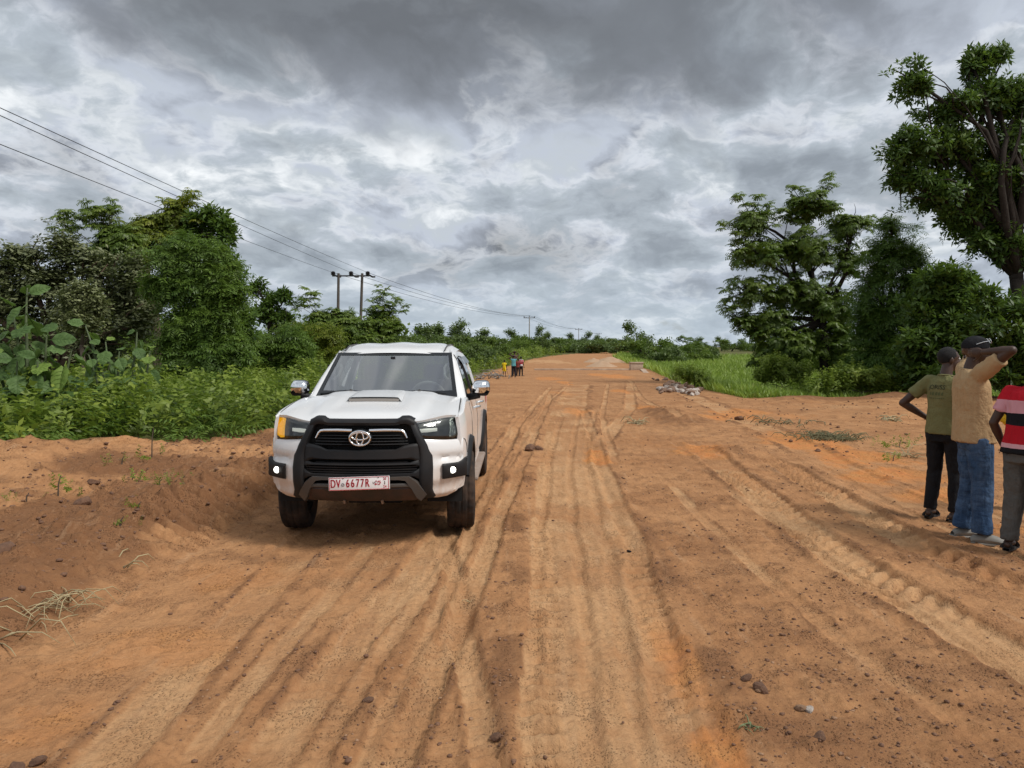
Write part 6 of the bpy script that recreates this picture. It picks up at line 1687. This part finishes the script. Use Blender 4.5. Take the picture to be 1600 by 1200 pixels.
def person(label, loc, yaw, J, group, torso, trouser, shirt_m, pants_m, h=1.75, head_yaw=0., head_pitch=0., vox=.0065, low=False, sleeve='short', shoes='sandal', shirt_len=.90, build_=1.0, cap=False, barefeet=False, shorts=False, hands=True, long_=False, seed=1):
    """figure from joints given for a 1.75 m body: local x = own right, y = ahead"""
    k = h / 1.75; root = empty('person', loc, yaw, label, 'person', group)
    V3 = lambda q: Vector(q) * k
    hips = {s: V3(J.get('hip', (.085, 0, .90))) * 1 for s in (-1, 1)}
    bx_ = build_
    sh_z = 1.43; lean = J.get('lean', (0, 0)); tw = J.get('twist', 0.)
    def T(x, y, z):   # torso lean
        t = max(0, (z - .92) / .5); return V3((x + lean[0] * t, y + lean[1] * t, z))
    S_ = {s: T(s * .178 * bx_, -.005, 1.405) + V3(J.get('sho_%d' % s, (0, 0, 0))) for s in (-1, 1)}
    E_ = {s: V3(J['elb'][s]) for s in (-1, 1)}; W_ = {s: V3(J['wri'][s]) for s in (-1, 1)}
    K_ = {s: V3(J['knee'][s]) for s in (-1, 1)}; A_ = {s: V3(J['ank'][s]) for s in (-1, 1)}
    H_ = {s: V3((s * .09, .0, .90)) for s in (-1, 1)}
    hc = T(J.get('head', (0, .035))[0], J.get('head', (0, .035))[1], 1.625)
    # ---- body
    mb = MB()
    tor = [(.93, .155, .105), (1.0, .150, .100), (1.10, .145, .100), (1.20, .155, .108), (1.30, .168, .112), (1.38, .160, .100), (1.44, .105, .075), (1.47, .06, .06)]
    mb.stack([(*(T(0, -.005, z))[:2], z * k, rx * k * bx_, ry * k * bx_) for z, rx, ry in tor], 20, 2.3)
    mb.tube([T(0, -.01, 1.42), T(0, .005, 1.50), hc + V3((0, -.01, -.03))], [.062 * k, .056 * k, .054 * k], 12)
    at_ = head_parts(mb, hc, head_yaw, head_pitch, k)
    for s in (-1, 1):
        a, b, c = S_[s], E_[s], W_[s]
        mb.tube([a, a.lerp(b, .3), a.lerp(b, .65), b], [.052 * k, .048 * k, .043 * k, .037 * k], 12); mb.ball(a, .056 * k); mb.ball(b, .038 * k)
        mb.tube([b, b.lerp(c, .3), b.lerp(c, .7), c], [.037 * k, .040 * k, .031 * k, .025 * k], 12)
        if hands: hand(mb, c, J['hd'][s], J['hn'][s], J['ht'][s], J.get('curl', .5), k)
        else: mb.ball(c + (c - b).normalized() * .06, (.03, .03, .06), rot=(c - b).to_track_quat('Z', 'Y').to_euler())
        h_, kn, an = H_[s], K_[s], A_[s]
        mb.tube([h_, h_.lerp(kn, .5), kn, kn.lerp(an, .35), kn.lerp(an, .75), an], [.085 * k, .07 * k, .052 * k, .054 * k, .038 * k, .034 * k], 12)
        fy = J.get('toe', {-1: 0., 1: 0.})[s]; f = Vector((math.sin(fy), math.cos(fy), 0))
        if shoes != 'clog':
            mb.tube([an + V3((0, 0, -.02)) - f * .035 * k, an + f * .05 * k - V3((0, 0, .030)), an + f * .12 * k - V3((0, 0, .048)), an + f * .185 * k - V3((0, 0, .055))], [.034 * k, .036 * k, .032 * k, .022 * k], 10, squash=(1.15, .85))
            mb.ball(an - f * .035 * k - V3((0, 0, .038)), .030 * k)
        else: mb.ball(an - V3((0, 0, .03)), .033 * k)
    body = link('body', remesh(mb, vox if not low else .014, 3, .26 if not low else .5), root, SKIN)
    if not low:
        for q in (-1, 1): MB().ball(at_(q * .030, .080, .010), .0115 * k, 8, 6).build('eye', EYEW, root)
    # ---- hair or cap
    E = Euler((head_pitch, 0, head_yaw))
    if not cap:
        mb = MB(); mb.ball(at_(0, -.020, .036), (.083 * k, .097 * k, .093 * k), 18, 12, E); me = mb.mesh('hair', True, 180)
        bm = bmesh.new(); bm.from_mesh(me); Mi = E.to_matrix().inverted()
        for v in list(bm.verts):
            l = Mi @ (v.co - hc) / k
            if l.z < -.045 - .0 or (l.y > .055 and l.z < .075): bm.verts.remove(v)
        bm.to_mesh(me); bm.free(); link('hair', me, root, HAIR)
    else:
        CAPM = cloth('black_cap_cloth', (.012, .012, .014), (9, .5, (.03, .03, .032)))
        mb = MB(); mb.ball(at_(0, -.012, .045), (.090 * k, .108 * k, .088 * k), 20, 14, E); me = mb.mesh('cap', True, 180)
        bm = bmesh.new(); bm.from_mesh(me); Mi = E.to_matrix().inverted()
        for v in list(bm.verts):
            l = Mi @ (v.co - hc) / k
            if l.z < .012: bm.verts.remove(v)
        bm.to_mesh(me); bm.free(); cp = link('cap', me, root, CAPM)
        P = []
        for i in range(9):
            a = R(-62 + 124 * i / 8); P.append([at_(math.sin(a) * .088, -.012 + math.cos(a) * .104, .022), at_(math.sin(a) * .078, .03 + math.cos(a) * .135, .016 - .012 * abs(math.sin(a)))])
        MB().grid(P).build('peak', CAPM, cp)
        # sunglasses pushed up on the cap
        gl = MB(); FR = principled('clear_glasses', (.55, .57, .58), .12, .3)
        for q in (-1, 1):
            c = at_(q * .034, .088, .088); Mx = E.to_matrix()
            gl.tube([c + Mx @ Vector((.027 * math.cos(2 * math.pi * j / 16), -.008 * math.sin(2 * math.pi * j / 16), .020 * math.sin(2 * math.pi * j / 16))) * k for j in range(17)], .0035 * k, 6, False)
            gl.tube([at_(q * .06, .078, .09), at_(q * .088, .02, .078), at_(q * .092, -.03, .06)], .003 * k, 5)
        gl.build('sunglasses', FR, cp)
    # ---- shirt
    mb = MB()
    mb.stack([(*(T(0, -.005, z))[:2], z * k, rx * k * bx_, ry * k * bx_) for z, rx, ry in torso], 28, 2.4)
    for s in (-1, 1):
        a, b, c = S_[s], E_[s], W_[s]
        mb.ball(a + Vector((0, 0, -.004)), .068 * k)
        if sleeve == 'short':
            q = a.lerp(b, .62); mb.tube([T(s * .10, -.005, 1.39), a, a.lerp(b, .3), q], [.070 * k, .070 * k, .070 * k, .066 * k], 16)
        elif sleeve == 'long':
            mb.tube([a, a.lerp(b, .5), b], [.068 * k, .060 * k, .052 * k], 14); mb.ball(b, .050 * k); mb.tube([b, b.lerp(c, .5), b.lerp(c, .95)], [.052 * k, .050 * k, .045 * k], 14)
        else: mb.ball(a, .070 * k)
    shirt = link('shirt', remesh(mb, .009 if not low else .016, 4, .32, folds(seed, .011 if not low else 0.003, 8)), root, shirt_m)
    # collar ring
    if not low: MB().tube([T(.068 * math.cos(2 * math.pi * j / 20), -.005 + .064 * math.sin(2 * math.pi * j / 20), 1.462 + .012 * -math.sin(2 * math.pi * j / 20)) for j in range(21)], .010 * k, 6, False).build('collar', shirt_m, shirt)
    # ---- trousers or shorts
    mb = MB(); w0 = trouser
    mb.stack([(0, -.005 * k, z * k, rx * k * bx_, ry * k * bx_) for z, rx, ry in [(.80, .158, .112), (.87, .160, .116), (.93, .152, .108), (1.01, .140, .098), (1.03, .138, .096)]], 24, 2.4)
    for s in (-1, 1):
        h_, kn, an = H_[s], K_[s], A_[s]
        if shorts: mb.tube([h_, h_.lerp(kn, .6), kn.lerp(h_, .12)], [w0[0] * k, w0[1] * k * 1.1, w0[1] * k * 1.15], 16)
        else: mb.tube([h_, h_.lerp(kn, .5), kn, kn.lerp(an, .5), an + Vector((0, 0, .005))], [w0[0] * k, w0[1] * k, w0[2] * k, w0[3] * k, w0[4] * k], 16)
        mb.ball(Vector((s * .075, -.045, .865)) * k, (.078 * k, .075 * k, .075 * k))
    tr = link('shorts' if shorts else 'trousers', remesh(mb, .009 if not low else .016, 4, .32, folds(seed + 20, .0105 if not low else .003, 13, 3)), root, pants_m)
    # ---- footwear
    for s in (-1, 1):
        an = A_[s]; fy = J.get('toe', {-1: 0., 1: 0.})[s]; f = Vector((math.sin(fy), math.cos(fy), 0)); r_ = Vector((f.y, -f.x, 0))
        if low: MB().box(an + f * .07 - Vector((0, 0, .075 * k)), (.09, .22, .03), Euler((0, 0, -fy)), .01).build('sandal', SOLE, root); continue
        if shoes == 'clog':
            CL = principled('grey_clog', (.21, .195, .17), .7)
            mb = MB(); n = 11; secs = []
            for t, w_, hh in [(-.085, .032, .05), (-.06, .040, .075), (0, .044, .085), (.06, .048, .088), (.11, .052, .075), (.16, .048, .055), (.195, .030, .035)]:
                c = an + f * t * k - Vector((0, 0, .085 * k)); secs.append([c + (r_ * math.cos(2 * math.pi * j / 14) * w_ + Vector((0, 0, 1)) * max(0, .5 + .5 * math.sin(2 * math.pi * j / 14)) * hh) * k for j in range(15)])
            mb.grid(secs); mb.box(an + f * .052 * k - Vector((0, 0, .080 * k)), (.098 * k, .285 * k, .022 * k), Euler((0, 0, -fy)), .009)
            sh = mb.build('clog', CL, root, angle=60)
            for t in (.085, .115, .145):
                for q in (-.55, 0, .55):
                    for sd_ in (-1, 1): 
                        pass
                for q in (-.8, -.3, .3, .8): MB().ball(an + f * t * k + r_ * q * .046 * k + Vector((0, 0, (-.085 + .082 * (1 - .42 * abs(q)) - (t - .085) * .42) * k)), (.006, .006, .005), 6, 4).build('hole', VOID, sh)
        else:
            pts = []
            mb = MB(); secs = []
            for t, w_ in [(-.075, .022), (-.06, .034), (0, .037), (.07, .043), (.13, .047), (.175, .042), (.20, .022)]:
                c = an + f * t * k - Vector((0, 0, .088 * k)); secs.append([c - r_ * w_ * k + Vector((0, 0, 0)), c - r_ * w_ * k + Vector((0, 0, .024 * k)), c + r_ * w_ * k + Vector((0, 0, .024 * k)), c + r_ * w_ * k, c - r_ * w_ * k])
            mb.grid(secs); sd_ = mb.build('sandal', SOLE, root, angle=50)
            for t, hh in ((.075, .052), (.12, .042), (-.045, .045)):
                c = an + f * t * k - Vector((0, 0, .07 * k)); MB().tube([c + (r_ * math.cos(math.pi * j / 8) * .045 + Vector((0, 0, 1)) * math.sin(math.pi * j / 8) * hh) * k for j in range(9)], .009 * k, 6, squash=(1.6, .6)).build('strap', SOLE, sd_)
    return root, shirt, tr

LEG = dict(knee={-1: (-.105, .02, .49), 1: (.105, .03, .49)}, ank={-1: (-.12, -.02, .09), 1: (.125, .0, .09)}, toe={-1: -.25, 1: .3})
def drape(txt, size, target, cx, cz, mat, name='lettering'):
    """flat print laid on the back of a shirt (local -y side)"""
    bm = bmesh.new(); bm.from_mesh(target.data); bv = BVHTree.FromBMesh(bm); bm.free()
    me = text_mesh(txt, size) if isinstance(txt, str) else txt.mesh('marks')
    bm = bmesh.new(); bm.from_mesh(me); bmesh.ops.triangulate(bm, faces=bm.faces); bmesh.ops.subdivide_edges(bm, edges=bm.edges, cuts=1)
    for v in bm.verts:
        x, z = cx + v.co.x, cz + v.co.y; hit = bv.ray_cast(Vector((x, -1, z)), Vector((0, 1, 0))); v.co = Vector((x, (hit[0].y if hit[0] else -.12) - .004, z))
    bm.to_mesh(me); bm.free(); return link(name, me, target, mat)

SHIRT_T = [(.880, .186, .146), (.95, .182, .138), (1.05, .170, .124), (1.15, .164, .118), (1.25, .174, .124), (1.34, .180, .122), (1.41, .165, .100), (1.455, .085, .072), (1.47, .062, .064)]
# --- man in the green T-shirt, hands on hips
x, y = gnd(1472, 812)
J = dict(LEG); J.update(elb={-1: (-.37, -.14, 1.17), 1: (.37, -.14, 1.17)}, wri={-1: (-.215, .06, 1.01), 1: (.215, .06, 1.01)}, hd={-1: (.55, .75, -.35), 1: (-.55, .75, -.35)}, hn={-1: (.8, -.4, -.1), 1: (-.8, -.4, -.1)}, ht={-1: (0, .2, 1), 1: (0, .2, 1)}, curl=.3,
         head=(0, .05))
GREEN = cloth('olive_green_cotton', (.165, .158, .066), (4, .5, (.21, .20, .095)))
a_, sh_, _ = person('man in olive green T-shirt and black trousers with hands on his hips', (x, y, gz(x, y)), R(-62), J, 'men standing at the right of the road', SHIRT_T, (.100, .082, .068, .062, .058), GREEN, cloth('black_trousers', (.012, .012, .014), (5, .5, (.024, .024, .026))), h=1.745, head_yaw=R(-38), build_=.94, seed=3)
INK = principled('dark_print', (.020, .028, .014), .9)
drape('JORISS', .062, sh_, -.02, 1.345, INK)
mk = MB(); r_ = random.Random(3)
for i in range(5): mk.add([(-.075 + i * .032, 0 - .01, 0), (-.056 + i * .032, -.01, 0), (-.056 + i * .032, .02 + .01 * r_.random(), 0), (-.075 + i * .032, .012, 0)], [(0, 1, 2, 3)])
drape(mk, 0, sh_, -.02, 1.275, principled('faded_print', (.09, .105, .04), .9), 'faded_mark')
mk = MB()
for i in range(9): mk.add([(-.09 + i * .02, -.004, 0), (-.077 + i * .02, -.004, 0), (-.077 + i * .02, .004, 0), (-.09 + i * .02, .004, 0)], [(0, 1, 2, 3)])
drape(mk, 0, sh_, -.02, 1.235, principled('faded_print', (.09, .105, .04), .9), 'faded_mark')
MB().tube([Vector((-.217, .052, 1.02)) * .997 + Vector((.030 * math.cos(t), .026 * math.sin(t), .012 * math.cos(t))) for t in np.linspace(0, 6.2832, 15)], .006, 6, False).build('wristwatch', principled('silver_watch', (.6, .6, .6), .2, .9), a_)
# --- man in the tan polo, hands clasped behind his head
x, y = gnd(1518, 842)
J = dict(LEG); J.update(elb={-1: (-.34, .13, 1.62), 1: (.385, .105, 1.635)}, wri={-1: (-.17, -.02, 1.625), 1: (.175, -.025, 1.620)}, hd={-1: (.75, -.60, .12), 1: (-.85, -.55, -.02)}, hn={-1: (.4, .8, 0), 1: (-.35, .9, 0)}, ht={-1: (0, 0, -1), 1: (0, 0, -1)}, curl=.45,
         sho_1=(.01, .03, .06), **{'sho_-1': (-.01, .02, .06)}, head=(0, .055), lean=(0, -.04), toe={-1: -.15, 1: .2}, ank={-1: (-.12, -.03, .09), 1: (.12, .03, .09)})
TAN = cloth('tan_pique_cotton', (.41, .275, .145), (3, .55, (.48, .335, .19)))
b_, shb, trb = person('man in tan polo shirt, blue jeans and black cap, hands clasped behind his head', (x, y, gz(x, y)), R(-100), J, 'men standing at the right of the road',
       [(.86, .192, .158), (.93, .188, .150), (1.03, .178, .140), (1.12, .176, .134), (1.22, .180, .134), (1.32, .186, .130), (1.40, .178, .108), (1.455, .100, .080), (1.475, .066, .066)], (.108, .094, .082, .078, .078), TAN, denim_mat(), h=1.86, head_yaw=R(-6), build_=1.0, cap=True, shoes='clog', seed=9)
def pocket(target, cx, cz, w_, hh, mat):
    mk = MB(); mk.add([(-w_, hh, 0), (w_, hh, 0), (w_, -hh * .6, 0), (0, -hh, 0), (-w_, -hh * .6, 0)], [(0, 1, 2, 3, 4)]); return drape(mk, 0, target, cx, cz, mat, 'back_pocket')
for q in (-1, 1): pocket(trb, q * .085, .945, .062, .075, cloth('denim_pocket', (.030, .062, .125), (8, .5, (.07, .12, .20))))
mk = MB(); mk.add([(-.012, -.015, 0), (.012, -.015, 0), (.012, .015, 0), (-.012, .015, 0)], [(0, 1, 2, 3)])
# --- man in the striped shirt, cut by the frame
x, y = gnd(1600, 868)
J = dict(LEG); J.update(elb={-1: (-.27, -.05, 1.13), 1: (.27, -.03, 1.13)}, wri={-1: (-.255, .10, .90), 1: (.255, .12, .91)}, hd={-1: (.1, .35, -.9), 1: (-.1, .35, -.9)}, hn={-1: (1, 0, 0), 1: (-1, 0, 0)}, ht={-1: (0, 1, 0), 1: (0, 1, 0)}, head=(.02, .07), lean=(.02, .04))
person('man in red, pink and black striped shirt and grey trousers, cut by the right edge', (x, y, gz(x, y)), R(-62), J, 'men standing at the right of the road', SHIRT_T, (.106, .094, .082, .074, .072), stripes_mat(), cloth('grey_trousers', (.085, .085, .080), (6, .6, (.13, .13, .122))), h=1.665, head_yaw=R(-20), build_=1.08, seed=14)
# --- person in yellow behind them
x, y = gnd(1608, 800)
J = dict(LEG); J.update(elb={-1: (-.36, -.06, 1.14), 1: (.36, -.06, 1.14)}, wri={-1: (-.22, .08, 1.0), 1: (.22, .08, 1.0)}, hd={-1: (.5, .7, -.3), 1: (-.5, .7, -.3)}, hn={-1: (1, -.3, 0), 1: (-1, -.3, 0)}, ht={-1: (0, 0, 1), 1: (0, 0, 1)}, head=(.05, .12), lean=(.06, .10))
person('person in yellow shirt and dark trousers, almost hidden behind the striped shirt', (x, y, gz(x, y)), R(-60), J, 'men standing at the right of the road', SHIRT_T, (.100, .085, .075, .066, .064), cloth('yellow_cotton', (.72, .47, .030), (4, .4, (.78, .56, .07))), cloth('dark_trousers', (.014, .014, .016), (5, .5, (.03, .03, .03))), h=1.56, sleeve='long', seed=18)

# --- group far along the road
def dn(e=.30, f=.05): return dict(elb={-1: (-.24, -.03, 1.12), 1: (.24, -.03, 1.12)}, wri={-1: (-.25, .08, .86), 1: (.25, .08, .86)})
UP = dict(elb={-1: (-.37, .10, 1.50), 1: (.37, .10, 1.50)}, wri={-1: (-.12, -.02, 1.66), 1: (.12, -.02, 1.66)})
for (px, py, d_, hh, yw, pose, col, pc, lab, sh, sl) in [
    (788, 581, 45.5, .98, -15, dn(), (.78, .55, .02), (.75, .52, .02), 'small boy in yellow shirt and shorts standing in the verge grass', True, 'short'),
    (802.5, 588.5, 44.5, 1.27, 5, UP, (.10, .30, .33), (.015, .016, .022), 'boy in teal vest and dark trousers with raised arms, far down the road', False, 'none'),
    (804, 585, 46.5, 1.50, 20, UP, (.09, .05, .04), (.10, .06, .045), 'tallest of the far children, behind the teal vest', False, 'none'),
    (809.5, 586.5, 46.2, 1.05, -30, dn(), (.26, .06, .05), (.05, .04, .038), 'child in brownish red between the teal vest and the red and white shirt', False, 'short'),
    (814, 585, 46.2, 1.18, -20, dn(), (.62, .22, .24), (.016, .014, .016), 'boy in red and white shirt and black trousers, rightmost of the far group', False, 'short')]:
    xx = at(px, py, d_).x; J = dict(LEG); J.update(pose)
    m1 = cloth('far_shirt', col, (14, .6, tuple(min(.8, c * 1.3 + .02) for c in col)))
    if 'white' in lab and 'rightmost' in lab:
        t = NT(m1.node_tree); z = t.sep(t.new('ShaderNodeTexCoord').outputs['Object'])[2]
        t.l.new(t.ramp(t.math('DIVIDE', z, 1.18), [(0, (.66, .62, .62)), (.60, (.40, .04, .06)), (.70, (.60, .22, .24)), (.77, (.36, .03, .05)), (.81, (.72, .68, .68))], 'CONSTANT'), t.n['Principled BSDF'].inputs['Base Color'])
    person(lab, (xx, d_, gz(xx, d_)), R(yw), J, 'children far along the road', SHIRT_T, (.10, .085, .075, .066, .062), m1, cloth('far_trousers', pc, (5, .5, tuple(c * 1.6 for c in pc))), h=hh, low=True, hands=False, shorts=sh, sleeve=sl, seed=int(px))
